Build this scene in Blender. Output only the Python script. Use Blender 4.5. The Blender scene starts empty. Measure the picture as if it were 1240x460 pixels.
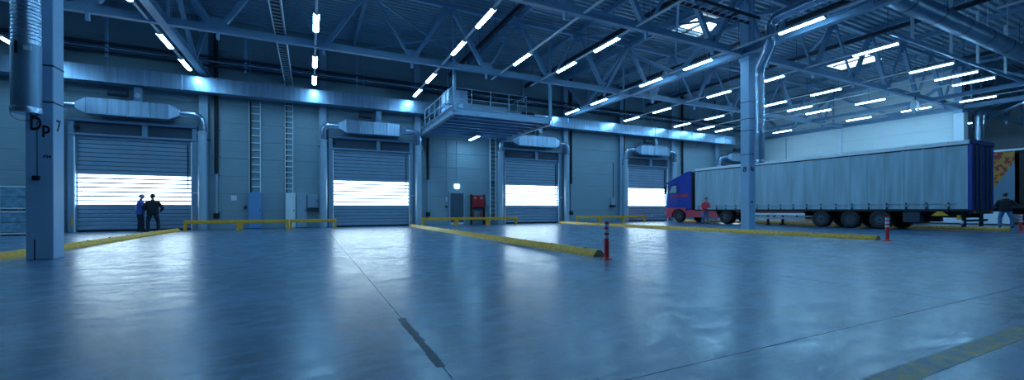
import bpy, bmesh, math, random
from mathutils import Vector, Matrix
random.seed(7)
SC = bpy.context.scene
COL = SC.collection
R = math.radians

# ---------------------------------------------------------------- camera
cam_d = bpy.data.cameras.new('camera'); cam = bpy.data.objects.new('camera', cam_d); COL.objects.link(cam)
cam_d.sensor_width = 36.0; cam_d.sensor_fit = 'HORIZONTAL'
cam_d.lens = 500.84 / 1240 * 36
cam_d.shift_y = 23.7 / 1240
cam_d.clip_start = 0.05; cam_d.clip_end = 300
EYE = 1.06
_y, _r = R(25.996), R(-0.156)
_F = Vector((math.sin(_y), math.cos(_y), 0)); _R = Vector((math.cos(_y), -math.sin(_y), 0)); _U = Vector((0, 0, 1))
_R2 = _R * math.cos(_r) + _U * math.sin(_r); _U2 = _U * math.cos(_r) - _R * math.sin(_r)
m = Matrix.Identity(4)
for i in range(3):
    m[i][0] = _R2[i]; m[i][1] = _U2[i]; m[i][2] = -_F[i]
m[2][3] = EYE
cam.matrix_world = m
SC.camera = cam

# ---------------------------------------------------------------- world, exposure
w = bpy.data.worlds.new('world'); SC.world = w; w.use_nodes = True
w.node_tree.nodes['Background'].inputs[0].default_value = (0.25, 0.5, 1.0, 1)
w.node_tree.nodes['Background'].inputs[1].default_value = 0.25
SC.view_settings.view_transform = 'Standard'; SC.view_settings.look = 'None'
SC.view_settings.gamma = 1.0; SC.view_settings.use_curve_mapping = False
SC.view_settings.exposure = 0.72
SC.cycles.use_denoising = True
SC.cycles.max_bounces = 8; SC.cycles.diffuse_bounces = 4; SC.cycles.glossy_bounces = 4
SC.cycles.sample_clamp_indirect = 6.0
LAMP = (0.27, 0.64, 1.0)
LAMP_STRENGTH = 34.0
PANE = (0.62, 0.86, 1.0)
PANE_STRENGTH = 5.4
SKYLIGHT_STRENGTH = 4.0

# ---------------------------------------------------------------- materials
MATS = {}
def nodes_of(mt):
    mt.use_nodes = True
    return mt.node_tree.nodes, mt.node_tree.links, mt.node_tree.nodes['Principled BSDF']
def mat(name, col, rough=0.5, metal=0.0, var=0.12, scale=3.0, bump=0.0, bscale=40.0, stretch=(1, 1, 1), spec=0.5):
    if name in MATS: return MATS[name]
    mt = bpy.data.materials.new(name); n, l, b = nodes_of(mt)
    geo = n.new('ShaderNodeNewGeometry'); mp = n.new('ShaderNodeMapping'); mp.inputs['Scale'].default_value = stretch
    l.new(geo.outputs['Position'], mp.inputs['Vector'])
    nz = n.new('ShaderNodeTexNoise'); nz.inputs['Scale'].default_value = scale; nz.inputs['Detail'].default_value = 5
    l.new(mp.outputs[0], nz.inputs['Vector'])
    rp = n.new('ShaderNodeMapRange'); rp.inputs['From Min'].default_value = 0.25; rp.inputs['From Max'].default_value = 0.75
    rp.inputs['To Min'].default_value = 1 - var; rp.inputs['To Max'].default_value = 1 + var
    l.new(nz.outputs['Fac'], rp.inputs['Value'])
    mx = n.new('ShaderNodeVectorMath'); mx.operation = 'SCALE'; mx.inputs[0].default_value = col
    l.new(rp.outputs[0], mx.inputs['Scale']); l.new(mx.outputs[0], b.inputs['Base Color'])
    b.inputs['Roughness'].default_value = rough; b.inputs['Metallic'].default_value = metal
    b.inputs['Specular IOR Level'].default_value = spec
    if bump:
        n2 = n.new('ShaderNodeTexNoise'); n2.inputs['Scale'].default_value = bscale; l.new(mp.outputs[0], n2.inputs['Vector'])
        bp = n.new('ShaderNodeBump'); bp.inputs['Strength'].default_value = bump; bp.inputs['Distance'].default_value = 0.01
        l.new(n2.outputs['Fac'], bp.inputs['Height']); l.new(bp.outputs[0], b.inputs['Normal'])
    MATS[name] = mt; return mt
def emit(name, col, strength):
    mt = bpy.data.materials.new(name); mt.use_nodes = True; n = mt.node_tree.nodes; l = mt.node_tree.links
    n.remove(n['Principled BSDF']); e = n.new('ShaderNodeEmission')
    e.inputs[0].default_value = (*col, 1); e.inputs[1].default_value = strength
    l.new(e.outputs[0], n['Material Output'].inputs[0]); MATS[name] = mt; return mt
STEEL = mat('truss_paint', (0.27, 0.45, 0.63), 0.45, 0.0, 0.10, 2)
STEEL_D = mat('dark_steel', (0.035, 0.055, 0.085), 0.5, 0.2, 0.15, 2)
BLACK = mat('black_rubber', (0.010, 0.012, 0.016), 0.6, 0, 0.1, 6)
COLP = mat('column_paint', (0.33, 0.53, 0.75), 0.42, 0, 0.06, 1.2, 0.04, 90)
ZINC = mat('galvanised', (0.33, 0.46, 0.62), 0.30, 0.85, 0.22, 4.0, 0.03, 12, (2.2, 2.2, 0.12))
ZINC_S = mat('spiral_zinc', (0.46, 0.60, 0.76), 0.26, 0.9, 0.12, 6.0)
DUCT_D = mat('dark_duct', (0.20, 0.33, 0.47), 0.36, 0.45, 0.15, 2.0)
DECK = mat('roof_deck', (0.36, 0.50, 0.60), 0.42, 0.3, 0.15, 1.0)
WHITE = mat('white_paint', (0.78, 0.86, 0.92), 0.4, 0, 0.05, 3)
RAILP = mat('trunking_white', (0.86, 0.93, 0.98), 0.4, 0, 0.04, 3)
GREYP = mat('grey_paint', (0.30, 0.42, 0.54), 0.45, 0, 0.08, 3)
CASING = mat('pipe_casing', (0.36, 0.50, 0.62), 0.38, 0, 0.06, 2)
CAB_B = mat('cabinet_blue', (0.16, 0.34, 0.62), 0.45, 0, 0.05, 3)
YEL = mat('yellow_paint', (0.92, 0.42, 0.025), 0.45, 0, 0.22, 5)
YELW = mat('yellow_worn', (0.90, 0.45, 0.035), 0.5, 0.0, 0.35, 9, 0.15, 30)
RED = mat('red_plastic', (0.95, 0.045, 0.05), 0.4, 0, 0.1, 5)
REDCAB = mat('red_enamel', (0.42, 0.012, 0.015), 0.4, 0, 0.1, 4)
REDT = mat('truck_red', (0.70, 0.075, 0.13), 0.35, 0, 0.1, 3)
BLUET = mat('truck_blue', (0.025, 0.055, 0.36), 0.3, 0, 0.06, 3)
NAVY = mat('trailer_navy', (0.012, 0.022, 0.11), 0.4, 0, 0.12, 3)
CURT = mat('curtain_grey', (0.34, 0.49, 0.58), 0.55, 0, 0.22, 1.2, 0.05, 25, (1, 2.0, 0.25))
GLASS = mat('window_glass', (0.35, 0.5, 0.6), 0.08, 0.0, 0.05, 2)
CHROME = mat('wheel_alloy', (0.30, 0.36, 0.42), 0.4, 0.5, 0.1, 6)
SLAT = mat('door_slat', (0.30, 0.43, 0.56), 0.36, 0.35, 0.07, 2)
FRAME = mat('door_frame', (0.24, 0.38, 0.52), 0.4, 0.2, 0.08, 2)
DARKP = mat('dark_panel', (0.06, 0.10, 0.15), 0.5, 0, 0.1, 2)
DOORG = mat('grey_door', (0.07, 0.11, 0.16), 0.45, 0, 0.06, 2)
INK = mat('stencil_ink', (0.008, 0.010, 0.014), 0.6, 0, 0.05, 5)
PAPER = mat('paper', (0.35, 0.52, 0.78), 0.6, 0, 0.04, 5)
PAPW = mat('white_paper', (0.75, 0.82, 0.88), 0.6, 0, 0.04, 5)
WRAP = mat('plastic_wrap', (0.22, 0.38, 0.50), 0.18, 0, 0.35, 5, 0.5, 6)
SKIN = mat('skin', (0.40, 0.24, 0.19), 0.5, 0, 0.06, 8)
HAIRD = mat('dark_hair', (0.012, 0.011, 0.012), 0.5, 0, 0.2, 30)
HAIRG = mat('grey_hair', (0.25, 0.25, 0.27), 0.5, 0, 0.2, 30)
NAVYC = mat('black_cloth', (0.009, 0.011, 0.018), 0.8, 0, 0.15, 12)
BLUEC = mat('blue_cloth', (0.05, 0.12, 0.42), 0.8, 0, 0.15, 12)
DKTR = mat('dark_trousers', (0.012, 0.020, 0.045), 0.8, 0, 0.15, 12)
JEANS = mat('jeans', (0.09, 0.19, 0.38), 0.85, 0, 0.18, 12)
REDC = mat('red_cloth', (0.85, 0.06, 0.09), 0.8, 0, 0.15, 12)
EYEM = mat('eye_dark', (0.02, 0.015, 0.012), 0.2, 0, 0.02, 9)
LIPM = mat('lip', (0.30, 0.12, 0.10), 0.5, 0, 0.02, 9)
LAMPM = emit('lamp_glow', LAMP, LAMP_STRENGTH)
PANEM = emit('pane_daylight', PANE, PANE_STRENGTH)
SKYM = emit('skylight_daylight', PANE, SKYLIGHT_STRENGTH)
EMERG = emit('emergency_glow', LAMP, 6.0)

def ribbed(name, col, rough, rib, depth, var):
    mt = bpy.data.materials.new(name); n, l, b = nodes_of(mt)
    geo = n.new('ShaderNodeNewGeometry'); sp = n.new('ShaderNodeSeparateXYZ'); l.new(geo.outputs['Position'], sp.inputs[0])
    mu = n.new('ShaderNodeMath'); mu.operation = 'MULTIPLY'; mu.inputs[1].default_value = 2 * math.pi / rib; l.new(sp.outputs['Z'], mu.inputs[0])
    si = n.new('ShaderNodeMath'); si.operation = 'SINE'; l.new(mu.outputs[0], si.inputs[0])
    cl = n.new('ShaderNodeMapRange'); cl.inputs['From Min'].default_value = 0.45; cl.inputs['From Max'].default_value = 0.85
    l.new(si.outputs[0], cl.inputs['Value'])
    bp = n.new('ShaderNodeBump'); bp.inputs['Strength'].default_value = 1.0; bp.inputs['Distance'].default_value = depth
    l.new(cl.outputs[0], bp.inputs['Height']); l.new(bp.outputs[0], b.inputs['Normal'])
    nz = n.new('ShaderNodeTexNoise'); nz.inputs['Scale'].default_value = 0.7; nz.inputs['Detail'].default_value = 4; l.new(geo.outputs['Position'], nz.inputs['Vector'])
    rp = n.new('ShaderNodeMapRange'); rp.inputs['To Min'].default_value = 1 - var; rp.inputs['To Max'].default_value = 1 + var; l.new(nz.outputs['Fac'], rp.inputs['Value'])
    mx = n.new('ShaderNodeVectorMath'); mx.operation = 'SCALE'; mx.inputs[0].default_value = col
    l.new(rp.outputs[0], mx.inputs['Scale']); l.new(mx.outputs[0], b.inputs['Base Color'])
    b.inputs['Roughness'].default_value = rough; MATS[name] = mt; return mt
PANEL = ribbed('sandwich_panel', (0.27, 0.38, 0.44), 0.42, 0.11, 0.004, 0.12)
PANELW = ribbed('sandwich_panel_white', (0.80, 0.86, 0.86), 0.5, 0.25, 0.006, 0.06)

def floor_material():
    mt = bpy.data.materials.new('polished_concrete'); n, l, b = nodes_of(mt)
    geo = n.new('ShaderNodeNewGeometry')
    def noise(scale, detail, stretch=(1, 1, 1), rough=0.55, dist=0.0):
        mp = n.new('ShaderNodeMapping'); mp.inputs['Scale'].default_value = stretch; l.new(geo.outputs['Position'], mp.inputs[0])
        z = n.new('ShaderNodeTexNoise'); z.inputs['Scale'].default_value = scale; z.inputs['Detail'].default_value = detail
        z.inputs['Roughness'].default_value = rough; z.inputs['Distortion'].default_value = dist
        l.new(mp.outputs[0], z.inputs['Vector']); return z.outputs['Fac']
    def rng(v, a, c, lo, hi):
        q = n.new('ShaderNodeMapRange'); q.inputs['From Min'].default_value = a; q.inputs['From Max'].default_value = c
        q.inputs['To Min'].default_value = lo; q.inputs['To Max'].default_value = hi; l.new(v, q.inputs['Value']); return q.outputs[0]
    def op(o, a, c):
        q = n.new('ShaderNodeMath'); q.operation = o
        for i, v in enumerate((a, c)):
            if isinstance(v, (int, float)): q.inputs[i].default_value = v
            else: l.new(v, q.inputs[i])
        return q.outputs[0]
    big = noise(0.35, 6, (1, 1, 1), 0.6, 0.6); mid = noise(1.6, 7, (1, 1.4, 1), 0.65, 1.2)
    fine = noise(9, 6, (1, 1, 1), 0.7, 0.3); scuff = noise(2.2, 8, (0.35, 2.2, 1), 0.75, 2.5)
    tone = op('ADD', rng(big, 0.3, 0.7, 0.66, 1.3), rng(mid, 0.35, 0.68, -0.30, 0.34))
    tone = op('ADD', tone, rng(fine, 0.3, 0.7, -0.2, 0.2)); tone = op('ADD', tone, rng(scuff, 0.50, 0.64, 0.0, 0.38))
    def lines(v, wd):
        a = op('ABSOLUTE', op('SUBTRACT', v, 0.5), 0.0); return rng(a, 0.0, wd, 1.0, 0.0)
    sc1 = noise(1.1, 2, (1, 1, 1), 0.4, 2.0); sc2 = noise(2.4, 2, (0.6, 1.5, 1), 0.45, 3.0)
    scr = op('ADD', op('MULTIPLY', lines(sc1, 0.006), rng(big, 0.42, 0.6, 0, 1)), op('MULTIPLY', lines(sc2, 0.008), rng(mid, 0.45, 0.62, 0, 1)))
    tone = op('ADD', tone, op('MULTIPLY', scr, 0.8)); tone = op('ADD', tone, rng(scuff, 0.30, 0.46, -0.28, 0.0))
    tone = op('MAXIMUM', tone, 0.35)
    mx = n.new('ShaderNodeVectorMath'); mx.operation = 'SCALE'; mx.inputs[0].default_value = (0.058, 0.150, 0.268)
    l.new(tone, mx.inputs['Scale']); l.new(mx.outputs[0], b.inputs['Base Color'])
    ro = op('ADD', rng(mid, 0.3, 0.7, 0.28, 0.34), rng(scuff, 0.42, 0.66, 0.0, 0.07)); ro = op('ADD', ro, op('MULTIPLY', scr, 0.06))
    l.new(ro, b.inputs['Roughness']); b.inputs['Specular IOR Level'].default_value = 0.5; b.inputs['IOR'].default_value = 1.7; l.new(op('MULTIPLY', rng(op('ADD', op('MULTIPLY', mid, 0.6), op('MULTIPLY', fine, 0.4)), 0.38, 0.62, 0.95, 0.2), rng(scuff, 0.42, 0.60, 1.0, 0.35)), b.inputs['Coat Weight']); b.inputs['Coat IOR'].default_value = 1.6; l.new(op('ADD', rng(mid, 0.3, 0.7, 0.18, 0.30), rng(scuff, 0.40, 0.66, 0.0, 0.06)), b.inputs['Coat Roughness'])
    return mt
FLOORM = floor_material()

# ---------------------------------------------------------------- builders
def wloc(o):
    v = Vector((0, 0, 0))
    while o: v += o.location; o = o.parent
    return v
class MB:
    def __init__(s): s.v = []; s.f = []; s.mi = []; s.cur = 0
    def add(s, vs, fs):
        k = len(s.v); s.v += [tuple(v) for v in vs]
        for f in fs: s.f.append(tuple(i + k for i in f)); s.mi.append(s.cur)
        return s
    def box(s, x0, x1, y0, y1, z0, z1):
        return s.add([(x0, y0, z0), (x1, y0, z0), (x1, y1, z0), (x0, y1, z0), (x0, y0, z1), (x1, y0, z1), (x1, y1, z1), (x0, y1, z1)],
                     [(0, 3, 2, 1), (4, 5, 6, 7), (0, 1, 5, 4), (1, 2, 6, 5), (2, 3, 7, 6), (3, 0, 4, 7)])
    def cbox(s, c, d):
        return s.box(c[0] - d[0] / 2, c[0] + d[0] / 2, c[1] - d[1] / 2, c[1] + d[1] / 2, c[2] - d[2] / 2, c[2] + d[2] / 2)
    def bar(s, a, b, w, h=None, up=(0, 0, 1)):
        a = Vector(a); b = Vector(b); h = h or w; t = (b - a).normalized(); up = Vector(up)
        if abs(t.dot(up)) > 0.99: up = Vector((0, 1, 0))
        sd = t.cross(up).normalized(); u = sd.cross(t)
        vs = [p + sd * i * w / 2 + u * j * h / 2 for p in (a, b) for i, j in ((-1, -1), (1, -1), (1, 1), (-1, 1))]
        return s.add(vs, [(3, 2, 1, 0), (4, 5, 6, 7), (0, 1, 5, 4), (1, 2, 6, 5), (2, 3, 7, 6), (3, 0, 4, 7)])
    def cyl(s, a, b, r, n=12, r2=None, cap=True):
        return s.tube([a, b], [r, r if r2 is None else r2], n, cap)
    def tube(s, pts, r, n=10, cap=True, side=None, flat=None):
        pts = [Vector(p) for p in pts]; m_ = len(pts)
        if not isinstance(r, (list, tuple)): r = [r] * m_
        k = len(s.v); ref = Vector(side) if side else None; vs = []
        for i, p in enumerate(pts):
            t = ((pts[min(i + 1, m_ - 1)] - p).normalized() + (p - pts[max(i - 1, 0)]).normalized())
            t = t.normalized() if t.length > 1e-6 else Vector((0, 0, 1))
            if ref is None:
                ref = Vector((0, 0, 1)) if abs(t.z) < 0.9 else Vector((1, 0, 0))
            sd = (ref - t * ref.dot(t))
            sd = sd.normalized() if sd.length > 1e-5 else t.orthogonal().normalized()
            if not side: ref = sd
            u = t.cross(sd); ra = r[i]; rb = r[i]
            if isinstance(ra, (list, tuple)): ra, rb = ra
            for j in range(n):
                a = 2 * math.pi * j / n
                vs.append(p + sd * math.cos(a) * ra + u * math.sin(a) * rb)
        fs = []
        for i in range(m_ - 1):
            for j in range(n):
                fs.append((i * n + j, i * n + (j + 1) % n, (i + 1) * n + (j + 1) % n, (i + 1) * n + j))
        if cap: fs.append(tuple(range(n - 1, -1, -1))); fs.append(tuple((m_ - 1) * n + j for j in range(n)))
        return s.add(vs, fs)
    def lathe(s, prof, c, axis='z', n=20, cap=True):
        c = Vector(c); vs = []; fs = []
        for (r, h) in prof:
            for j in range(n):
                a = 2 * math.pi * j / n; x, y = r * math.cos(a), r * math.sin(a)
                vs.append(c + (Vector((x, y, h)) if axis == 'z' else Vector((h, x, y)) if axis == 'x' else Vector((y, h, x))))
        for i in range(len(prof) - 1):
            for j in range(n): fs.append((i * n + j, i * n + (j + 1) % n, (i + 1) * n + (j + 1) % n, (i + 1) * n + j))
        if cap: fs.append(tuple(range(n - 1, -1, -1))); fs.append(tuple((len(prof) - 1) * n + j for j in range(n)))
        return s.add(vs, fs)
    def prism(s, poly, a0, a1, axis='x'):
        n = len(poly)
        def P(p, a): return (a, p[0], p[1]) if axis == 'x' else (p[0], a, p[1]) if axis == 'y' else (p[0], p[1], a)
        vs = [P(p, a0) for p in poly] + [P(p, a1) for p in poly]
        return s.add(vs, [tuple(range(n - 1, -1, -1)), tuple(range(n, 2 * n))] + [(i, (i + 1) % n, n + (i + 1) % n, n + i) for i in range(n)])
    def ball(s, c, r, n=12, m_=8):
        if not isinstance(r, (tuple, list)): r = (r, r, r)
        vs = [(c[0], c[1], c[2] - r[2])]; fs = []
        for i in range(1, m_):
            a = math.pi * i / m_ - math.pi / 2
            for j in range(n):
                b = 2 * math.pi * j / n
                vs.append((c[0] + r[0] * math.cos(a) * math.cos(b), c[1] + r[1] * math.cos(a) * math.sin(b), c[2] + r[2] * math.sin(a)))
        vs.append((c[0], c[1], c[2] + r[2]))
        for j in range(n): fs.append((0, 1 + (j + 1) % n, 1 + j))
        for i in range(m_ - 2):
            for j in range(n):
                a = 1 + i * n; fs.append((a + j, a + (j + 1) % n, a + n + (j + 1) % n, a + n + j))
        a = 1 + (m_ - 2) * n; t = len(vs) - 1
        for j in range(n): fs.append((a + j, a + (j + 1) % n, t))
        return s.add(vs, fs)
    def mesh(s, name, off=(0, 0, 0), bevel=0, smooth=False, ang=40):
        me = bpy.data.meshes.new(name); o = Vector(off)
        me.from_pydata([Vector(v) - o for v in s.v], [], s.f)
        if any(s.mi): me.polygons.foreach_set('material_index', s.mi)
        bm = bmesh.new(); bm.from_mesh(me); bmesh.ops.recalc_face_normals(bm, faces=bm.faces)
        if bevel: bmesh.ops.bevel(bm, geom=bm.edges[:], offset=bevel, segments=1, affect='EDGES', clamp_overlap=True)
        if smooth:
            for f in bm.faces: f.smooth = True
            for e in bm.edges:
                if len(e.link_faces) == 2 and e.calc_face_angle(0) > R(ang): e.smooth = False
        bm.to_mesh(me); bm.free(); return me
    def build(s, name, mats, parent=None, bevel=0, smooth=False, ang=40):
        me = s.mesh(name, wloc(parent) if parent else (0, 0, 0), bevel, smooth, ang)
        return link(name, me, mats, parent)
def link(name, me, mats, parent=None, loc=None, rot=None):
    if mats is not None and not me.materials:
        for mt in (mats if isinstance(mats, (list, tuple)) else [mats]): me.materials.append(mt)
    o = bpy.data.objects.new(name, me); COL.objects.link(o); o.parent = parent
    if loc is not None: o.location = loc
    if rot is not None: o.rotation_euler = rot
    return o
def tag(o, label, cat, group=None):
    o['label'] = label; o['category'] = cat
    if group: o['group'] = group
    return o
def thing(name, label, cat, loc=(0, 0, 0), group=None):
    o = bpy.data.objects.new(name, None); COL.objects.link(o); o.location = loc; o.empty_display_size = 0.2
    return tag(o, label, cat, group)
def struct(o, label=None):
    o['kind'] = 'structure'
    if label: o['label'] = label
    return o
def root(name, loc=(0, 0, 0)):
    o = bpy.data.objects.new(name, None); COL.objects.link(o); o.location = loc; return o
def boxpart(name, b, mt, parent, bevel=0): return MB().box(*b).build(name, mt, parent, bevel)
def text_mesh(txt, size, depth=0.004):
    cu = bpy.data.curves.new('lettering', 'FONT'); cu.body = txt; cu.size = size; cu.extrude = depth / 2; cu.align_x = 'CENTER'; cu.align_y = 'CENTER'
    cu.resolution_u = 3; cu.offset = size * .022
    o = bpy.data.objects.new('lettering', cu); COL.objects.link(o)
    dg = bpy.context.evaluated_depsgraph_get(); me = bpy.data.meshes.new_from_object(o.evaluated_get(dg))
    bpy.data.objects.remove(o); bpy.data.curves.remove(cu); me.name = 'lettering'; return me
def letter(txt, size, loc, rot, parent, mt=INK, sx=1.0):
    me = text_mesh(txt, size); me.materials.clear()
    for v in me.vertices: v.co.x *= sx
    return link('lettering', me, mt, parent, Vector(loc) - wloc(parent), rot)
FACE_S = (R(90), 0, 0)            # lettering read from the south (camera side)
FACE_E = (R(90), 0, R(90))        # on a face looking east
FACE_W = (R(90), 0, R(-90))       # on a face looking west
def arc_path(pts, rad, n=5):
    """polyline with its corners rounded"""
    pts = [Vector(p) for p in pts]; out = [pts[0]]
    for i in range(1, len(pts) - 1):
        a, b, c = pts[i - 1], pts[i], pts[i + 1]; u = (a - b); v = (c - b)
        d = min(rad, u.length * 0.49, v.length * 0.49); p0 = b + u.normalized() * d; p1 = b + v.normalized() * d
        for k in range(n + 1):
            t = k / n; out.append((p0 * (1 - t) + b * t) * (1 - t) + (b * (1 - t) + p1 * t) * t)
    out.append(pts[-1]); return out

WALL = 28.0          # inner face of the wall with the doors
XR = 42.75           # inner face of the partition wall on the right
ZR = 11.72           # underside of the roof deck
DC = [-8.13 + 11.74 * k for k in range(5)]
DNAME = ['door the two men stand at', 'door next to the two white cabinets', 'door right of the hanging platform', 'door ahead of the blue lorry cab', 'door hidden behind the long trailer']

# ---------------------------------------------------------------- floor
fl = struct(MB().box(-31, 68, -13, 30, -0.4, -0.05).build('floor', DARKP), 'polished blue-grey concrete floor')
xs = [-31, -22.7, -16.8, -10.95, -5.05, 0.8, 6.7, 12.6, 18.5, 24.4, 30.3, 36.2, 42.1, 48, 56, 68]; ys = [-13, -5.5, 2.0, 10.0, 18.0, 24.2, 30]
for i in range(len(xs) - 1):
    for j in range(len(ys) - 1):
        g = 0.003
        boxpart('floor_slab', (xs[i] + g, xs[i + 1] - g, ys[j] + g, ys[j + 1] - g, -0.06, 0), FLOORM, fl)
def marking_material():
    mt = bpy.data.materials.new('worn_line_paint'); n, l, b = nodes_of(mt)
    geo = n.new('ShaderNodeNewGeometry'); z = n.new('ShaderNodeTexNoise'); z.inputs['Scale'].default_value = 7; z.inputs['Detail'].default_value = 8; z.inputs['Roughness'].default_value = 0.75
    l.new(geo.outputs['Position'], z.inputs['Vector'])
    q = n.new('ShaderNodeMapRange'); q.inputs['From Min'].default_value = 0.42; q.inputs['From Max'].default_value = 0.62; l.new(z.outputs['Fac'], q.inputs['Value'])
    mx = n.new('ShaderNodeMix'); mx.data_type = 'RGBA'; l.new(q.outputs[0], mx.inputs['Factor'])
    mx.inputs[6].default_value = (0.12, 0.20, 0.28, 1); mx.inputs[7].default_value = (0.62, 0.40, 0.06, 1)
    l.new(mx.outputs[2], b.inputs['Base Color']); b.inputs['Roughness'].default_value = 0.4; return mt
tag(MB().box(3.1, 14, 1.20, 1.36, 0.0005, 0.002).build('floor_line', marking_material()), 'worn yellow painted line on the floor at the lower right', 'floor line')
tar = MB()
px = 0.8; yy = 2.75
for k in range(14):
    a = 0.035 + 0.012 * random.random(); y0 = 2.72 + k * 0.1
    tar.box(px - a, px + a * random.uniform(.5, 1), y0, y0 + 0.101, 0.0003, 0.0015)
tag(tar.build('tar_repair', mat('tar', (0.035, 0.07, 0.11), 0.5, 0, .2, 9)), 'dark filled crack running along the floor joint in the foreground', 'floor repair')

# ---------------------------------------------------------------- walls
def wall_panels(name, label, cells, mt, axis, face, back_boxes):
    o = MB()
    for b in back_boxes: o.box(*b)
    wl = struct(o.build(name, DARKP), label)
    for (a0, a1, z0, z1) in cells:
        g = 0.006
        if axis == 'x': b = (a0 + g, a1 - g, face, face + 0.08, z0 + g, z1 - g)
        else: b = (face, face + 0.08, a0 + g, a1 - g, z0 + g, z1 - g)
        boxpart('wall_panel', b, mt, wl)
    return wl
cells = []; backs = []
HW, HD = 2.62, 5.66
edges = [-31]
for c in DC: edges += [c - HW, c + HW]
edges.append(XR)
for i in range(0, len(edges), 2):
    a, b = edges[i], edges[i + 1]
    n = max(1, round((b - a) / 7.0))
    for q in range(n):
        for k in range(12): cells.append((a + (b - a) * q / n, a + (b - a) * (q + 1) / n, k, k + 1))
    backs.append((a, b, WALL + 0.08, WALL + 0.25, 0, 12))
for c in DC:
    for k in range(6, 12): cells.append((c - HW, c + HW, HD if k == 6 else k, k + 1))
    backs.append((c - HW, c + HW, WALL + 0.08, WALL + 0.25, HD, 12))
wall_panels('wall_back', 'wall of ribbed insulated panels with the roller doors', cells, PANEL, 'x', WALL, backs)
YP0 = 13.0
cr = [(YP0 + (WALL - YP0) * q / 3, YP0 + (WALL - YP0) * (q + 1) / 3, k, k + 1) for q in range(3) for k in range(12)]
wall_panels('wall_right', 'bright ribbed panel partition wall behind the trailer', cr, PANELW, 'y', XR, [(XR + 0.08, XR + 0.25, YP0, WALL + .25, 0, 12)])
cf = [(-13 + 41 / 7 * q, -13 + 41 / 7 * (q + 1), k, k + 1) for q in range(7) for k in range(12)]
wall_panels('wall_far_right', 'panel wall of the next bay seen past the trailer', cf, PANELW, 'y', 62.0, [(62.08, 62.3, -13, 28.2, 0, 12)])
struct(MB().box(XR + .25, 62.3, WALL, WALL + .2, 0, 12).build('wall_back_bay', PANEL), 'panel wall closing the next bay')
struct(MB().box(-31.2, -31, -13, 28.2, 0, 12).build('wall_left', PANEL), 'panel wall at the left end of the hall')
struct(MB().box(-31, 62.3, -13.2, -13, 0, 12).build('wall_front', PANEL), 'panel wall behind the viewer')

# ---------------------------------------------------------------- ceiling deck, skylights, purlins
ce = struct(MB().box(-31.2, 62.3, -13.2, 28.3, 12.0, 12.1).build('ceiling', DARKP), 'corrugated steel roof deck')
prof = []
SK = [(19.25, 21.5, 16.0, 17.4), (34.2, 36.6, 15.7, 17.35)]
def sheet_mesh(L):
    mb = MB(); p = 0.333; pts = []
    for k in range(4):
        y = k * p; pts += [(y, 0), (y + 0.13, 0), (y + 0.17, 0.12), (y + 0.293, 0.12)]
    pts.append((4 * p, 0)); n = len(pts)
    vs = [(x, q[0], q[1]) for x in (0, L) for q in pts]
    mb.add(vs, [(i, i + 1, n + i + 1, n + i) for i in range(n - 1)]); return mb.mesh('roof_sheet')
SHEETS = {}
def sheet(x0, x1, y):
    L = round(x1 - x0, 3)
    if L not in SHEETS: SHEETS[L] = sheet_mesh(L); SHEETS[L].materials.append(DECK)
    link('roof_sheet', SHEETS[L], None, ce, (x0, y, ZR))
p4 = 4 * 0.333
for i in range(32):
    y = -13.2 + i * p4 + 0.0
    cuts = [(-31.2, -5.2), (-5.2, 18.75), (18.75, 42.8), (42.8, 62.3)]
    for (a, b) in cuts:
        segs = [(a, b)]
        for s_ in SK:
            if y + p4 > s_[2] + .1 and y < s_[3] - .1:
                ns = []
                for (u, v) in segs:
                    if s_[0] > u and s_[1] < v: ns += [(u, s_[0]), (s_[1], v)]
                    else: ns.append((u, v))
                segs = ns
        for (u, v) in segs: sheet(u, v, y)
for i, (s_, lb) in enumerate(zip(SK, ['bright skylight in the roof left of the numbered column', 'bright skylight in the roof above the middle of the trailer'])):
    y0 = -13.2 + p4 * math.floor((s_[2] + 13.2 + .2) / p4); y1 = y0 + 2 * p4
    t = root('window_%d' % (i + 1), (s_[0], y0, ZR)); struct(t, lb)
    mb = MB()
    for b in ((s_[0], s_[1], y0, y0 + .08), (s_[0], s_[1], y1 - .08, y1), (s_[0], s_[0] + .08, y0, y1), (s_[1] - .08, s_[1], y0, y1)): mb.box(b[0], b[1], b[2], b[3], ZR - .06, ZR + .2)
    mb.build('window_frame', WHITE, t)
    xm = (s_[0] + s_[1]) / 2
    MB().box(xm - .04, xm + .04, y0 + .08, y1 - .08, ZR - .02, ZR + .1).build('mullion', STEEL_D, t)
    for (a, b) in ((s_[0] + .08, xm - .04), (xm + .04, s_[1] - .08)):
        ym = (y0 + y1) / 2
        for (c, d) in ((y0 + .08, ym - .02), (ym + .02, y1 - .08)): boxpart('pane', (a, b, c, d, ZR + .12, ZR + .14), SKYM, t)

NODE0, NSP = -3.35, 3.91
def ibeam(mb, p0, p1, w_, h, tw=0.02):
    a = Vector(p0); b = Vector(p1)
    mb.bar(a + Vector((0, 0, h / 2 - tw / 2)), b + Vector((0, 0, h / 2 - tw / 2)), w_, tw)
    mb.bar(a - Vector((0, 0, h / 2 - tw / 2)), b - Vector((0, 0, h / 2 - tw / 2)), w_, tw); mb.bar(a, b, tw, h)
pn = 0
TOPX = [NODE0 + NSP * (k + 0.5) for k in range(-5, 15)]
ORD = ['first', 'second', 'third', 'fourth', 'fifth', 'sixth', 'seventh', 'eighth', 'ninth', 'tenth', 'eleventh', 'twelfth', 'thirteenth', 'fourteenth', 'fifteenth', 'sixteenth', 'seventeenth', 'eighteenth', 'nineteenth', 'twentieth']
for k, x in enumerate(TOPX):
    mb = MB(); ibeam(mb, (x, -13, ZR - 0.13), (x, WALL, ZR - 0.13), 0.16, 0.24)
    tag(mb.build('roof_purlin', STEEL), '%s purlin from the left running under the roof deck towards the door wall' % ORD[k], 'purlin', 'roof purlins')

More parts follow.
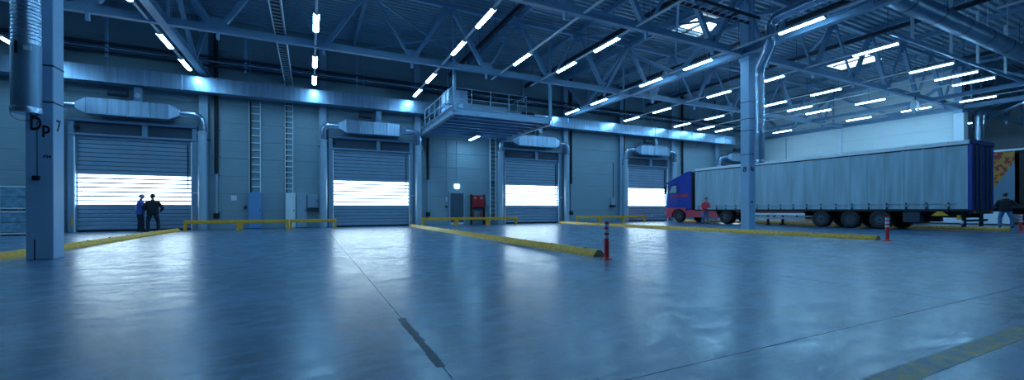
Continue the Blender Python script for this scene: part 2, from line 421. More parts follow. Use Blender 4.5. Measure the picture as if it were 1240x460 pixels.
# ---------------------------------------------------------------- roof trusses
def truss_x(name, label, y, x0, x1, heavy=True):
    t = thing(name, label, 'roof truss', (x0, y, 8.25))
    MB().box(x0, x1, y - .11, y + .11, 8.25, 8.53).build('bottom_chord', STEEL, t)
    MB().box(x0, x1, y - .11, y + .11, 11.28, 11.46).build('top_chord', STEEL, t)
    gm = {}
    k0 = math.ceil((x0 - NODE0) / NSP); k1 = math.floor((x1 - NODE0) / NSP)
    for k in range(k0, k1 + 1):
        x = NODE0 + NSP * k
        mid = 6.7 if x < 18 else 30.8 if x < 42 else 54
        for s_ in (-1, 1):
            xt = x + s_ * NSP / 2
            if xt < x0 or xt > x1: continue
            thick = (s_ > 0) == (x < mid) or abs(x - 16) < 1 or abs(x - 20) < 1
            w_ = 0.19 if thick else 0.10
            MB().bar((x + s_ * .12, y, 8.5), (xt - s_ * .08, y, 11.3), w_, w_, (0, 1, 0)).build('diagonal', STEEL, t)
        MB().prism([(x - .45, 8.5), (x + .45, 8.5), (x + .22, 8.85), (x - .22, 8.85)], y - .012, y + .012, 'y').build('gusset_plate', STEEL, t)
        MB().box(x - .05, x + .05, y - .06, y + .06, 7.98, 8.25).build('hanger_bracket', STEEL, t)
        xt = x + NSP / 2
        if xt < x1: MB().prism([(xt - .4, 11.3), (xt + .4, 11.3), (xt + .2, 10.95), (xt - .2, 10.95)], y - .012, y + .012, 'y').build('gusset_plate', STEEL, t)
    return t
truss_x('roof_truss', 'long roof truss crossing the hall between the columns and the door wall', 20.27, -30, XR)
truss_x('roof_truss', 'roof truss resting on the numbered columns', 12.72, -30, 61.5)
truss_x('roof_truss', 'roof truss overhead just behind the viewer', -2.8, -30, 61.5)
def truss_y(name, label, x, y0, y1, w_=0.30):
    t = thing(name, label, 'roof truss', (x, y0, 8.25))
    mb = MB(); ibeam(mb, (x, y0, 8.40), (x, y1, 8.40), w_, 0.30, 0.03); mb.build('bottom_chord', STEEL, t)
    MB().box(x - .1, x + .1, y0, y1, 11.28, 11.46).build('top_chord', STEEL, t)
    nodes = [25.2, 16.5, 7.6, -1.0, -9.5]; tops = [27.8, 20.9, 12.2, 3.3, -5.2, -12.5]
    for i, yb in enumerate(nodes):
        for yt in (tops[i], tops[i + 1]):
            if y0 <= yt <= y1 and y0 <= yb <= y1:
                MB().bar((x, yb, 8.5), (x, yt, 11.3), .17, .17, (1, 0, 0)).build('diagonal', STEEL, t)
        if y0 <= yb <= y1: MB().prism([(yb - .5, 8.5), (yb + .5, 8.5), (yb + .25, 8.9), (yb - .25, 8.9)], x - .012, x + .012, 'x').build('gusset_plate', STEEL, t)
    for yt in tops:
        if y0 <= yt <= y1: MB().bar((x, yt, 8.5), (x, yt, 11.3), .09).build('vertical', STEEL, t)
truss_y('roof_truss', 'roof truss running from the lettered column at the left to the door wall', -5.1, -13, WALL)
truss_y('roof_truss', 'roof truss running along the row of column eight to the door wall', 18.25, -13, WALL)
truss_y('roof_truss', 'roof truss over the bright partition wall at the right', 42.6, -13, WALL)
mb = MB(); ibeam(mb, (37.8, 7.5, 8.40), (37.8, WALL, 8.40), .22, .26, .03)
tag(mb.build('lighting_beam', STEEL), 'steel beam along the trailer in front of the partition wall', 'steel beam')
# plan bracing rods
bt = 0
for (xa, ya, xb, yb, lb) in [(2.5, 20.4, 9.7, 27.1, 'b'), (10.4, 20.4, 3.2, 27.1, 'b'), (-5.2, 12.8, 2.5, 20.2, 'b'), (14.3, 12.8, 22.1, 20.2, 'b'), (22.1, 12.8, 14.3, 20.2, 'b'), (26.0, 12.8, 33.8, 20.2, 'b'), (33.8, 12.8, 26.0, 20.2, 'b'), (26.0, 20.4, 33.2, 27.1, 'b')]:
    bt += 1
    zb = 11.1 + .13 * (bt % 2)
    tag(MB().bar((xa, ya, zb), (xb, yb, zb), .10, .10).build('wind_brace', STEEL), 'diagonal wind brace under the roof deck, %s counted from the door wall' % ORD[bt - 1], 'wind brace', 'wind braces under the roof')

# ---------------------------------------------------------------- columns
CY = 12.57; CW = 0.438
def column(x, label, full=True):
    t = thing('steel_column', label, 'column', (x + CW / 2, CY + CW / 2, 0))
    MB().box(x, x + CW, CY, CY + CW, 0.0, 8.25).build('shaft', COLP, t, 0.012)
    MB().box(x, x + CW, CY + .02, CY + CW, 8.53, ZR - .02).build('upper_shaft', COLP, t)
    MB().box(x - .03, x + CW + .03, CY - .03, CY + CW + .05, 8.06, 8.25).build('head_plate', STEEL, t, .01)
    return t
c1 = column(-5.503, 'blue painted column lettered Dp and 7 at the left')
letter('D', 0.42, (-5.34, CY - .003, 2.94), FACE_S, c1, sx=.62); letter('p', 0.36, (-5.18, CY - .003, 2.86), FACE_S, c1, sx=.75)
letter('7', 0.36, (-5.503 + CW + .003, CY + .2, 2.94), FACE_E, c1, sx=1.0)
boxpart('notice', (-5.24, -5.075, CY - .006, CY - .001, 2.04, 2.35), PAPER, c1)
letter('P24', 0.085, (-5.16, CY - .009, 2.24), FACE_S, c1)
MB().box(-5.39, -5.27, CY - .05, CY, 1.72, 1.82).build('switch_box', BLACK, c1, .01); boxpart('switch_plate', (-5.37, -5.28, CY - .02, CY, 1.64, 1.72), COLP, c1)
boxpart('cable', (-5.322, -5.314, CY - .008, CY, 1.82, 3.0), INK, c1); boxpart('slot', (-5.372, -5.352, CY - .002, CY + .002, 0, .44), INK, c1)
for z in (3.42, 4.22): MB().box(-5.509, -5.503 + CW + .006, CY - .006, CY + CW + .006, z, z + .035).build('strap', STEEL_D, c1)
c8 = column(18.527, 'pale blue column marked 8 standing in front of the trailer')
letter('8', 0.34, (18.524, CY + .22, 2.93), FACE_W, c8, sx=1.1); letter('Bp', 0.26, (18.75, CY - .003, 2.95), FACE_S, c8)
for z in (3.62, 4.75, 5.3, 6.1): MB().box(18.521, 18.527 + CW + .006, CY - .006, CY + CW + .006, z, z + .03).build('strap', STEEL_D, c8)
boxpart('notice', (18.62, 18.80, CY - .006, CY - .001, 1.9, 2.2), PAPER, c8); MB().box(18.66, 18.74, CY - .04, CY, 1.35, 1.43).build('switch_box', BLACK, c8)
c9 = column(42.3, 'white clad column at the end of the partition wall')
MB().box(42.2, 42.95, CY - .1, CY + .43, 0, 7.95).build('cladding', WHITE, c9, .01)
boxpart('seam', (42.19, 42.96, CY - .11, CY + .40, 5.75, 5.79), GREYP, c9)
mb = MB(); mb.box(XR - .2, XR - .01, 20.25, 20.65, 0, 8.2)
tag(mb.build('wall_post', WHITE), 'white steel post on the partition wall behind the trailer', 'steel post')
tag(MB().cyl((XR - .05, 25.1, 0), (XR - .05, 25.1, 8.1), .035, 8).build('conduit', GREYP), 'thin pipe on the partition wall behind the trailer', 'conduit')
# ducts at the columns
def coldur(path, label, r=.22, textured=True, zmid=4.55):
    t = thing('air_duct', label, 'air duct', path[0])
    p0 = Vector(path[0]); lo = MB().cyl(p0 + Vector((0, 0, .12)), (p0.x, p0.y, zmid), r, 24); lo.build('perforated_sleeve', DUCT_D, t, smooth=True)
    rg = MB(); rg.lathe([(r - .02, 0), (r + .012, .01), (r + .012, .10), (r + .004, .13)], p0, 'z', 24); rg.build('end_cap', ZINC_S, t, smooth=True, ang=60)
    pp = arc_path([(p0.x, p0.y, zmid)] + path[1:], .45, 6)
    MB().tube(pp, r * .985, 24).build('duct_pipe', ZINC_S, t, smooth=True, ang=60)
    sp = MB(); z = zmid + .1; top = path[1][2] - .4
    while z < top:
        for dz in (0, .075): sp.lathe([(r * .98, z + dz - .012), (r * 1.035, z + dz), (r * .98, z + dz + .012)], (p0.x, p0.y, 0), 'z', 24)
        z += .15
    s_ = sp.build('spiral_seam', ZINC_S, t, smooth=True); s_['kind'] = 'stuff'
    return t
d1 = coldur([(-5.36, 12.29, 3.10), (-5.36, 12.29, 9.6), (-5.36, 8.35, 9.5)], 'round spiral air duct hanging in front of the lettered column', .225)
MB().box(-5.30, -5.19, 12.045, 12.07, 4.38, 4.47).build('label_plate', PAPW, d1); MB().box(-5.43, -5.39, 12.04, 12.07, 4.3, 4.55).build('latch', BLACK, d1)
loopc = MB(); loopc.tube([(-5.36 + .2 * math.cos(a), 12.2, 3.10 - .16 * math.sin(a)) for a in [math.pi * k / 10 for k in range(11)]], .006, 6); loopc.build('cable_loop', BLACK, d1)
d8 = coldur([(18.75, 12.22, 3.2), (18.75, 12.22, 7.62), (17.70, 11.05, 8.12), (17.70, 11.0, 9.15), (17.70, 9.2, 9.17)], 'round spiral air duct with a double bend beside column eight', .21)
MB().tube([(17.70, 9.2, 9.17), (17.70, 8.42, 9.3)], [.215, .36], 20).build('boot', ZINC_S, d8, smooth=True)
d9 = coldur([(43.75, 12.2, 3.2), (43.75, 12.2, 8.05), (44.9, 11.6, 8.1), (46.6, 10.8, 8.9), (46.9, 10.4, 10.6)], 'round air duct with a swan neck beside the white clad column', .30)
# main round duct
t = thing('main_duct', 'large dark round ventilation duct under the roof at the upper right', 'air duct', (-6, 8.0, 9.4))
x = -7.0
while x < 60:
    L = 2.6; b = min(x + L, 60)
    MB().cyl((x + .012, 8.0, 9.4), (b - .012, 8.0, 9.4), .39, 28).build('duct_section', DUCT_D, t, smooth=True, ang=60)
    MB().lathe([(.38, -.03), (.402, -.025), (.402, .025), (.38, .03)], (b, 8.0, 9.4), 'x', 28).build('joint_ring', STEEL_D, t, smooth=True)
    MB().cyl((x + .5, 8.0, 9.79), (x + .5, 8.0, ZR), .018, 8).build('hanger_rod', RAILP, t); x += L

# ---------------------------------------------------------------- light rows
lamp_hous = MB().prism([(-.11, .08), (-.045, .1), (.045, .1), (.11, .08), (.11, .05), (-.11, .05)], -.83, .83, 'y').mesh('housing'); lamp_hous.materials.append(RAILP)
lamp_diff = MB().prism([(-.10, .05), (.10, .05), (.035, .0), (-.035, .0)], -.81, .81, 'y').mesh('diffuser'); lamp_diff.materials.append(LAMPM)
lamp_end = MB().prism([(-.11, .10), (.11, .10), (.11, .05), (.035, .0), (-.035, .0), (-.11, .05)], -.01, .01, 'y').mesh('end_cap'); lamp_end.materials.append(RAILP)
YS = {6.5: 3.9, 1: 24.57 + .82, 2: 21.43 + .82, 3: 16.77 + .82, 4: 13.62 + .82, 5: 8.8 + .82, 6: 5.6 + .82, 7: 0.6, 8: -4.6, 9: -9.6}
ROWS = [(-17.3, 'row beyond the left edge', [1, 2, 3, 4], 26.4), (-11.53, 'row left of the lettered column', [1, 2, 3, 4, 5], 26.4),
        (-5.53, 'row beside the lettered column', [1, 2, 3, 4], 26.6), (0.22, 'row above the white cabinets', [1, 2, 3, 4, 5, 6], 26.5), (5.95, 'row left of the platform hanger', [1, 2, 3, 4, 5, 6], 26.5),
        (9.15, 'short row above the platform', [3], 21.3), (11.68, 'row right of the platform', [3, 4, 7], 21.4), (17.36, 'row just left of column eight', [1, 2, 3, 4, 5, 7, 8], 26.5),  # nearest lamps of the longer rows: out of view, added to brighten the right
        (23.03, 'first row right of column eight', [1, 2, 3, 4, 5], 26.5), (28.6, 'row over the trailer', [1, 2, 3, 4, 5], 26.5), (31.55, 'row behind the trailer', [1, 3, 5], 26.5),
        (33.87, 'second row behind the trailer', [1, 3, 4, 5], 26.5), (39.5, 'row along the bright partition wall', [1.6, 3, 4.05, 5.1], 26.5), (50.0, 'row in the far bay', [3, 4, 5, 6], 22),
        (22.5, 'first added fill row out of view at the right', [6.5, 7, 8, 9], 5.8), (28.2, 'second added fill row out of view at the right', [6.5, 7, 8, 9], 5.8), (34.0, 'third added fill row out of view at the right', [6.5, 7, 8, 9], 5.8)]  # unseen rows added behind the view to brighten the trailer and right floor
def lamp(x, y, z, label, group):
    t = thing('batten_lamp', label, 'lamp', (x, y, z), group)
    link('housing', lamp_hous, None, t); link('diffuser', lamp_diff, None, t)
    link('end_cap', lamp_end, None, t, (0, -.84, 0)); link('end_cap', lamp_end, None, t, (0, .84, 0))
for (x, nm, slots, yend) in ROWS:
    t = thing('light_trunking', 'white light trunking of the %s' % nm, 'trunking', (x, yend, 8.33))
    y0 = 13.4 if abs(x + 5.53) < .1 else -12.0 if yend < 6 else 8.75 if 22 < x < 40 else 4 if x > 45 else 8.75 if x < -10 else -12.0
    MB().box(x - .04, x + .04, y0, yend, 8.305, 8.37).build('rail', RAILP, t)
    yy = yend - .4
    while yy > max(y0, -12):
        MB().cyl((x, yy, 8.37), (x, yy, 11.28), .012, 6).build('hanger_rod', STEEL, t); yy -= 3.05
    for i, s_ in enumerate(slots):
        y = YS[s_] if s_ in YS else {1.6: 23.55, 4.05: 14.1, 5.1: 11.02}[s_]
        lamp(x, y, 8.205, 'lit batten lamp, %s from the door wall in the %s' % (ORD[i], nm), 'ceiling batten lamps')
# cross beam near the viewer end of the right rows
t = thing('lighting_beam', 'cross beam holding the near ends of the lamp rows over the trailer', 'steel beam', (22, 8.75, 8.4))
MB().box(22, 37.6, 8.62, 8.72, 8.38, 8.52).build('beam', STEEL, t)
for x in (23.96, 27.9, 31.1, 34.9): MB().box(x - .05, x + .05, 8.62, 8.72, 8.52, 11.28).build('drop_post', RAILP, t)

# ---------------------------------------------------------------- trays and pipes under the roof
for i, (x, lb) in enumerate([(8.68, 'above the platform'), (14.6, 'right of the platform'), (21.6, 'beside column eight'), (27.0, 'over the trailer'), (36.4, 'near the partition wall')]):
    t = thing('sprinkler_pipe', 'dark sprinkler pipe with small white heads %s' % lb, 'sprinkler pipe', (x, WALL, 10.3))
    MB().box(x - .14, x + .14, -12, WALL - .1, 10.36, 10.42).build('tray', STEEL_D, t)
    MB().cyl((x, -12, 10.28), (x, WALL - .1, 10.28), .07, 10).build('pipe', STEEL_D, t, smooth=True)
    y = 26.5
    while y > -10:
        MB().cyl((x, y, 10.22), (x, y, 10.13), .028, 8, .04).build('sprinkler_head', PAPW, t); MB().cyl((x, y, 10.42), (x, y, ZR), .012, 6).build('hanger_rod', STEEL_D, t); y -= 2.25
t = thing('cable_ladder', 'cable ladder crossing the roof space and dropping to the white cabinets', 'cable ladder', (-1.13, WALL - .1, 2.1))
for dx in (-.2, .2):
    MB().box(-1.13 + dx - .02, -1.13 + dx + .02, 4.0, WALL - .1, 8.56, 8.66).build('side_rail', RAILP, t); MB().box(-1.13 + dx - .02, -1.13 + dx + .02, WALL - .1, WALL - .02, 2.08, 8.6).build('side_rail', RAILP, t)
y = 4.2
while y < WALL - .3: MB().box(-1.33, -.93, y, y + .04, 8.57, 8.60).build('rung', GREYP, t); y += .33
z = 2.3
while z < 8.4: MB().box(-1.33, -.93, WALL - .09, WALL - .05, z, z + .05).build('rung', RAILP, t); z += .33
MB().box(-1.31, -1.0, 4.1, WALL - .2, 8.605, 8.64).build('cables', BLACK, t); MB().box(-1.30, -1.24, WALL - .05, WALL - .015, 2.08, 8.6).build('cables', BLACK, t)
t = thing('cable_ladder', 'vertical cable ladder on the wall above the blue cabinet', 'cable ladder', (-2.84, WALL - .1, 2.1))
for dx in (-.29, .25): MB().box(-2.84 + dx - .025, -2.84 + dx + .025, WALL - .1, WALL - .02, 2.08, 7.3).build('side_rail', RAILP, t)
MB().box(-3.11, -3.03, WALL - .12, WALL - .05, 2.08, 7.3).build('cables', BLACK, t)
z = 2.4
while z < 7.2: MB().box(-3.13, -2.59, WALL - .09, WALL - .05, z, z + .05).build('rung', RAILP, t); z += .42
t = thing('cable_tray', 'dark cable tray with rungs crossing the hall in front of column eight', 'cable tray', (6, 11.6, 9.0))
for y in (11.25, 11.75): MB().box(12, 17.3, y - .02, y + .02, 9.15, 9.27).build('side_rail', STEEL_D, t)
x = 12.1
while x < 17.2: MB().box(x, x + .05, 11.25, 11.75, 9.16, 9.19).build('rung', GREYP, t); x += .4
# pipes along the top of the door wall
t = thing('wall_pipes', 'pair of pipes running high along the door wall above the flat duct', 'pipe', (0, 27.6, 9.2))
MB().cyl((-30, 27.55, 9.22), (XR, 27.55, 9.22), .065, 10).build('upper_pipe', ZINC_S, t, smooth=True); MB().cyl((-30, 27.55, 8.98), (XR, 27.55, 8.98), .075, 10).build('lower_pipe', STEEL_D, t, smooth=True)
MB().box(-30, XR, 27.45, 27.7, 9.40, 9.5).build('tray', STEEL_D, t)
for k in range(-4, 7): MB().box(2.64 + 5.9 * k - .06, 2.64 + 5.9 * k + .06, 27.5, 27.62, 8.75, 11.3).build('hanger_post', STEEL, t)

# ---------------------------------------------------------------- doors
def roller_door(i, c):
    t = root('door_%d' % (i + 1), (c, WALL + .06, 0)); struct(t, 'tall slatted roller ' + DNAME[i])
    hw = 2.34; z = 0.07
    MB().box(c - hw, c + hw, WALL + .02, WALL + .10, 0.0, 0.07).build('bottom_seal', BLACK, t)
    hs = [.205] * 6 + [.2265] * 7 + [.219] * 9
    for k, h in enumerate(hs):
        win = 6 <= k < 13
        z1 = z + h; f = WALL + .02
        if not win:
            MB().prism([(f + .012, z + .026), (f, z + .038), (f, z1 - .014), (f + .012, z1), (f + .05, z1), (f + .05, z + .026)], c - hw, c + hw, 'x').build('slat', SLAT, t)
        else:
            s_ = MB(); s_.box(c - hw, c + hw, f - .012, f + .06, z, z + .080)
            for xx in (c - hw, c + hw - .05): s_.box(xx, xx + .05, f, f + .06, z + .080, z1)
            so = s_.build('window_slat', SLAT, t)
            boxpart('pane', (c - hw + .05, c + hw - .05, f + .03, f + .04, z + .080, z1), PANEM, so)
        z = z1
    ztop = z
    MB().box(c - hw, c + hw, WALL + .075, WALL + .10, .07, ztop).build('backing', BLACK, t)
    for s_ in (-1, 1):
        xa, xb = sorted((c + s_ * (hw - .02), c + s_ * (hw + .27)))
        MB().box(xa, xb, WALL - .16, WALL + .12, 0, ztop - .02).build('guide_rail', FRAME, t, .02)
        xe = c + s_ * (hw + .02); MB().box(min(xe, xe - s_ * .05), max(xe, xe - s_ * .05), WALL - .20, WALL - .16, 0, ztop - .1).build('guide_edge', RAILP, t)
        MB().box(c + s_ * (hw + .1) - .03, c + s_ * (hw + .1) + .03, WALL - .18, WALL - .16, .25, .75).build('reflector', YEL, t)
    MB().box(c - hw - .27, c + hw + .27, WALL - .2, WALL + .12, ztop - .03, ztop + .07).build('lintel_bar', FRAME, t, .015)
    MB().box(c - hw - .27, c + hw + .27, WALL - .24, WALL + .12, 5.52, 5.68).build('head_box', FRAME, t, .03)
    MB().box(c - hw - .27, c + hw + .27, WALL + .04, WALL + .14, ztop + .07, 5.52).build('recess_panel', DARKP, t)
    for xx in (c - hw - .25, c + .25, c + hw + .02): MB().box(xx, xx + .22, WALL - .16, WALL + .04, ztop + .07, 5.52).build('head_post', FRAME, t)
    MB().box(c + hw - .22, c + hw - .18, WALL - .06, WALL + .01, 2.2, 4.6).build('cable_run', STEEL_D, t)
    MB().box(c - hw - .02, c - hw + .13, WALL - .17, WALL - .02, 5.15, 5.3).build('sensor', BLACK, t)
    MB().box(c + hw + .10, c + hw + .62, WALL - .24, WALL - .18, 1.98, 2.05).build('sensor_arm', PAPW, t)
for i, c in enumerate(DC): roller_door(i, c)
struct(MB().box(-31, 62, WALL + .7, WALL + .8, 0, 12).build('wall_outer', DARKP), 'closing wall behind the doors')

# door heaters
HN = ['above the door with the two men', 'above the door beside the cabinets', 'above the door right of the platform', 'above the door ahead of the lorry', 'half hidden above the trailer roof']
for i, c in enumerate(DC):
    t = thing('air_curtain', 'zinc air curtain box with two bent pipes %s' % HN[i], 'air curtain', (c, 27.3, 5.77))
    xa = [c - 1.62, c - .83, c - .05, c + .75, c + 1.55]
    for k in range(4): MB().box(xa[k] + .006, xa[k + 1] - .006, 26.98, 27.6, 5.77, 6.56).build('box_section', ZINC, t, .01)
    for s_, xe in ((-1, c - 1.62), (1, c + 1.55)):
        xo = xe + s_ * .45
        vs = [(xe, 26.98, 5.77), (xe, 27.6, 5.77), (xe, 27.6, 6.56), (xe, 26.98, 6.56), (xo, 27.15, 6.04), (xo, 27.43, 6.04), (xo, 27.43, 6.32), (xo, 27.15, 6.32)]
        MB().add(vs, [(0, 1, 2, 3), (4, 7, 6, 5), (0, 4, 5, 1), (1, 5, 6, 2), (2, 6, 7, 3), (3, 7, 4, 0)]).build('transition', ZINC, t)
        xp = c + s_ * 2.88
        MB().tube(arc_path([(xo - s_ * .02, 27.29, 6.18), (xp, 27.35, 6.18), (xp, 27.5, 5.2)], .6, 7), .175, 16).build('bent_pipe', ZINC_S, t, smooth=True, ang=60)
        MB().cyl((xp, 27.5, 0), (xp, 27.5, 5.3), .20, 20).build('pipe_casing', CASING, t, smooth=True, ang=60)
        MB().lathe([(.19, 0), (.225, .01), (.225, .09), (.19, .1)], (xp, 27.5, 5.22), 'z', 20).build('casing_collar', CASING, t, smooth=True)
        MB().box(xp + s_ * .24 - .03, xp + s_ * .24 + .03, 27.5, 27.99, 4.9, 4.95).build('pipe_bracket', STEEL_D, t)
    MB().box(c + .12, c + .45, 27.15, 27.45, 6.56, 7.315).build('spur_duct', DUCT_D, t, .01)
    MB().cyl((c - .9, 27.3, 6.95), (c - .15, 27.3, 6.95), .16, 14).build('fan_motor', STEEL_D, t, smooth=True); MB().lathe([(.06, 0), (.13, .02), (.13, .05), (.05, .06)], (c + .28, 27.06, 6.86), 'y', 14).build('valve', GREYP, t)
# flat duct along the wall
t = thing('flat_duct', 'long flat zinc duct hung along the door wall', 'air duct', (0, 27.2, 7.35))
x = -30.0; me1 = MB().box(.006, 1.494, 26.85, 27.55, 7.35, 8.13).mesh('duct_section', (0, 0, 0), .008); me1.materials.append(ZINC)
me2 = MB().box(-.02, .02, 26.82, 27.58, 7.32, 8.16).mesh('flange'); me2.materials.append(ZINC)
while x < 36.5:
    link('duct_section', me1, None, t, Vector((x, 0, 0)) - t.location); link('flange', me2, None, t, Vector((x, 0, 0)) - t.location)
    if int(x * 2) % 6 == 0:
        MB().cyl((x, 27.2, 8.13), (x, 27.2, 11.3), .012, 6).build('hanger_rod', STEEL, t)
    x += 1.5
# wall columns and down pipes
for k, x in enumerate([-28.5, -22.6, -16.8, -5.23, 0.70, 6.47, 18.26, 23.95, 30.0, 35.9, 41.9]):
    mb = MB(); mb.box(x - .2, x + .2, WALL - .36, WALL - .335, 0, ZR); mb.box(x - .2, x + .2, WALL - .03, WALL - .005, 0, ZR); mb.box(x - .012, x + .012, WALL - .335, WALL - .03, 0, ZR)
    tag(mb.build('wall_post', GREYP), 'steel wall post between the panels of the door wall, %s from the left' % ORD[k], 'steel post', 'wall posts of the door wall')
for x, lb in [(-4.69, 'left of the blue cabinet'), (7.22, 'under the left end of the platform'), (18.9, 'right of the third roller door'), (24.36, 'beside the door ahead of the lorry'), (31.4, 'behind the lorry cab')]:
    t = thing('down_pipe', 'black rainwater pipe on the wall %s' % lb, 'pipe', (x, WALL - .12, 0))
    MB().cyl((x, WALL - .13, 3.1), (x, WALL - .13, 5.95 if lb.startswith('under') else ZR), .095, 12).build('upper_pipe', BLACK, t, smooth=True)
    MB().cyl((x, WALL - .13, .9), (x, WALL - .13, 3.1), .07, 12).build('lower_pipe', GREYP, t, smooth=True)
    for z in (1.0, 3.1, 4.1, 5.6): MB().box(x - .17, x + .17, WALL - .14, WALL - .02, z, z + .04).build('clamp', GREYP, t)
    MB().box(x - .13, x + .13, WALL - .25, WALL - .02, .62, .9).build('shoe', BLACK, t, .03)

# ---------------------------------------------------------------- wall equipment
def cabinet(x0, x1, z0, z1, d, mt, label, door=True, legs=False):
    t = thing('cabinet', label, 'cabinet', ((x0 + x1) / 2, WALL - d / 2, z0))
    MB().box(x0, x1, WALL - d, WALL - .005, z0, z1).build('body', mt, t, .01)
    dr = MB().box(x0 + .03, x1 - .03, WALL - d - .018, WALL - d, z0 + .04, z1 - .04).build('door', mt, t, .005)
    MB().box(x1 - .09, x1 - .06, WALL - d - .035, WALL - d - .018, (z0 + z1) / 2 - .07, (z0 + z1) / 2 + .07).build('handle', BLACK, dr)
    return t
cabinet(-3.17, -2.53, 0.02, 2.08, .35, CAB_B, 'tall blue electrical cabinet below the wide cable ladder')
cabinet(-1.31, -.79, 0.02, 2.07, .40, WHITE, 'bright white tall electrical cabinet below the narrow cable ladder')
g3 = cabinet(-.76, -.21, 0.02, 2.07, .36, GREYP, 'pale grey tall cabinet right of the white cabinet')
MB().lathe([(.03, 0), (.03, .02), (.02, .025)], (-.5, WALL - .40, 1.75), 'y', 10).build('lamp_dial', PAPW, g3)
t = cabinet(-.17, .46, 1.2, 1.99, .2, GREYP, 'square grey box on the wall beside the grey cabinet')
MB().box(-.17, .46, WALL - .3, WALL - .02, 1.08, 1.18).build('shelf', STEEL_D, t)
tag(MB().box(-4.03, -3.76, WALL - .02, WALL - .004, 1.62, 1.9).build('wall_notice', PAPW), 'small white notice on the wall left of the blue cabinet', 'notice')
t = thing('socket', 'small dark socket on the wall left of the blue cabinet', 'socket', (-3.34, WALL, 1.25))
MB().box(-3.40, -3.28, WALL - .08, WALL - .005, 1.16, 1.32).build('body', STEEL_D, t, .01); MB().box(-3.45, -3.40, WALL - .06, WALL - .02, 1.18, 1.22).build('plug', BLACK, t)
struct(MB().box(8.72, 8.82, WALL - .06, WALL, 0, 2.32).box(9.80, 9.90, WALL - .06, WALL, 0, 2.32).box(8.82, 9.80, WALL - .06, WALL, 2.23, 2.32).build('trim_1', GREYP), 'grey frame around the small door')
dd = struct(MB().box(8.83, 9.79, WALL - .05, WALL - .005, .18, 2.22).build('door_6', DOORG), 'dark grey small door under the platform')
boxpart('kick_plate', (8.83, 9.79, WALL - .06, WALL - .005, .02, .17), PAPW, dd)
MB().box(8.90, 8.93, WALL - .10, WALL - .05, 1.0, 1.13).bar((8.915, WALL - .1, 1.06), (9.03, WALL - .1, 1.06), .02).build('door_handle', BLACK, dd)
t = thing('emergency_light', 'glowing emergency light over the small grey door', 'lamp', (9.31, WALL, 2.55))
MB().prism([(9.13, 2.85), (9.49, 2.85), (9.49, 2.62), (9.40, 2.55), (9.22, 2.55), (9.13, 2.62)], WALL - .09, WALL - .03, 'y').build('diffuser', EMERG, t); MB().box(9.10, 9.52, WALL - .03, WALL - .004, 2.53, 2.88).build('housing', WHITE, t)
for x, z1 in ((8.55, 6.0), (9.31, 6.0)):
    tag(MB().cyl((x, WALL - .03, 2.88 if x > 9 else 1.95), (x, WALL - .03, z1), .018, 8).build('conduit', GREYP), 'thin conduit on the wall %s' % ('above the emergency light' if x > 9 else 'left of the small grey door'), 'conduit')
t = thing('alarm_point', 'white switch with round knob left of the small grey door', 'switch', (8.55, WALL, 1.2))
MB().box(8.49, 8.61, WALL - .06, WALL - .004, 1.65, 1.95).build('panel', PAPW, t); MB().lathe([(.08, 0), (.08, -.06), (.05, -.08)], (8.55, WALL - .004, 1.28), 'y', 12).build('knob', BLACK, t)
t = thing('hydrant_cabinet', 'dark red fire hydrant cabinet on a black stand', 'hydrant cabinet', (10.82, WALL - .2, 0))
MB().box(10.36, 11.28, WALL - .32, WALL - .02, 1.24, 2.1).build('body', REDCAB, t, .01)
dr = MB().box(10.40, 10.81, WALL - .335, WALL - .32, 1.28, 2.06).box(10.83, 11.24, WALL - .335, WALL - .32, 1.28, 2.06).build('door', REDCAB, t); MB().box(10.78, 10.80, WALL - .36, WALL - .335, 1.6, 1.75).build('handle', BLACK, dr)
for xx in (10.50, 10.97): boxpart('sign', (xx, xx + .16, WALL - .34, WALL - .336, 1.82, 1.98), mat('pink_sign', (.7, .3, .35), .5), dr)
for xx in (10.30, 11.28): MB().box(xx, xx + .06, WALL - .3, WALL - .05, 0, 2.15).build('post', BLACK, t)
MB().box(10.36, 11.28, WALL - .28, WALL - .08, 1.14, 1.2).box(10.36, 11.28, WALL - .28, WALL - .08, .42, .48).build('shelf', BLACK, t)
for xx in (10.42, 11.04):
    MB().lathe([(.08, 0), (.085, .03), (.085, .36), (.05, .44), (.03, .47)], (xx + .09, WALL - .18, .48), 'z', 12).build('extinguisher', mat('extinguisher_red', (.45, .03, .06), .35), t, smooth=True)
tag(MB().box(11.46, 11.78, WALL - .12, WALL - .005, 1.35, 2.0).build('switch_box', GREYP, None, .01), 'grey switch box between the hydrant cabinet and the wall ladder', 'switch box')
t = thing('wall_ladder', 'steel wall ladder leading up to the platform', 'ladder', (11.98, WALL - .3, 0))
for xx in (11.75, 12.19): MB().box(xx - .03, xx + .03, WALL - .33, WALL - .27, .25, 7.3).build('rail', RAILP, t)
z = .4
while z < 7.1: MB().cyl((11.75, WALL - .3, z), (12.19, WALL - .3, z),   .03, 8).build('rung', STEEL_D, t); z += .3
for z in (.6, 3, 5.5): MB().box(11.75, 12.19, WALL - .28, WALL - .01, z, z + .04).build('bracket', STEEL_D, t)
t = thing('control_box', 'pale control box on the wall left of the door ahead of the lorry', 'control box', (23.1, WALL, 1.35))
MB().box(22.95, 23.35, WALL - .16, WALL - .005, 1.45, 2.05).build('body', GREYP, t, .01); MB().box(22.85, 23.4, WALL - .25, WALL - .005, 1.3, 1.4).build('shelf', BLACK, t); MB().box(23.26, 23.30, WALL - .05, WALL - .005, 2.05, 5.0).build('conduit', STEEL_D, t)

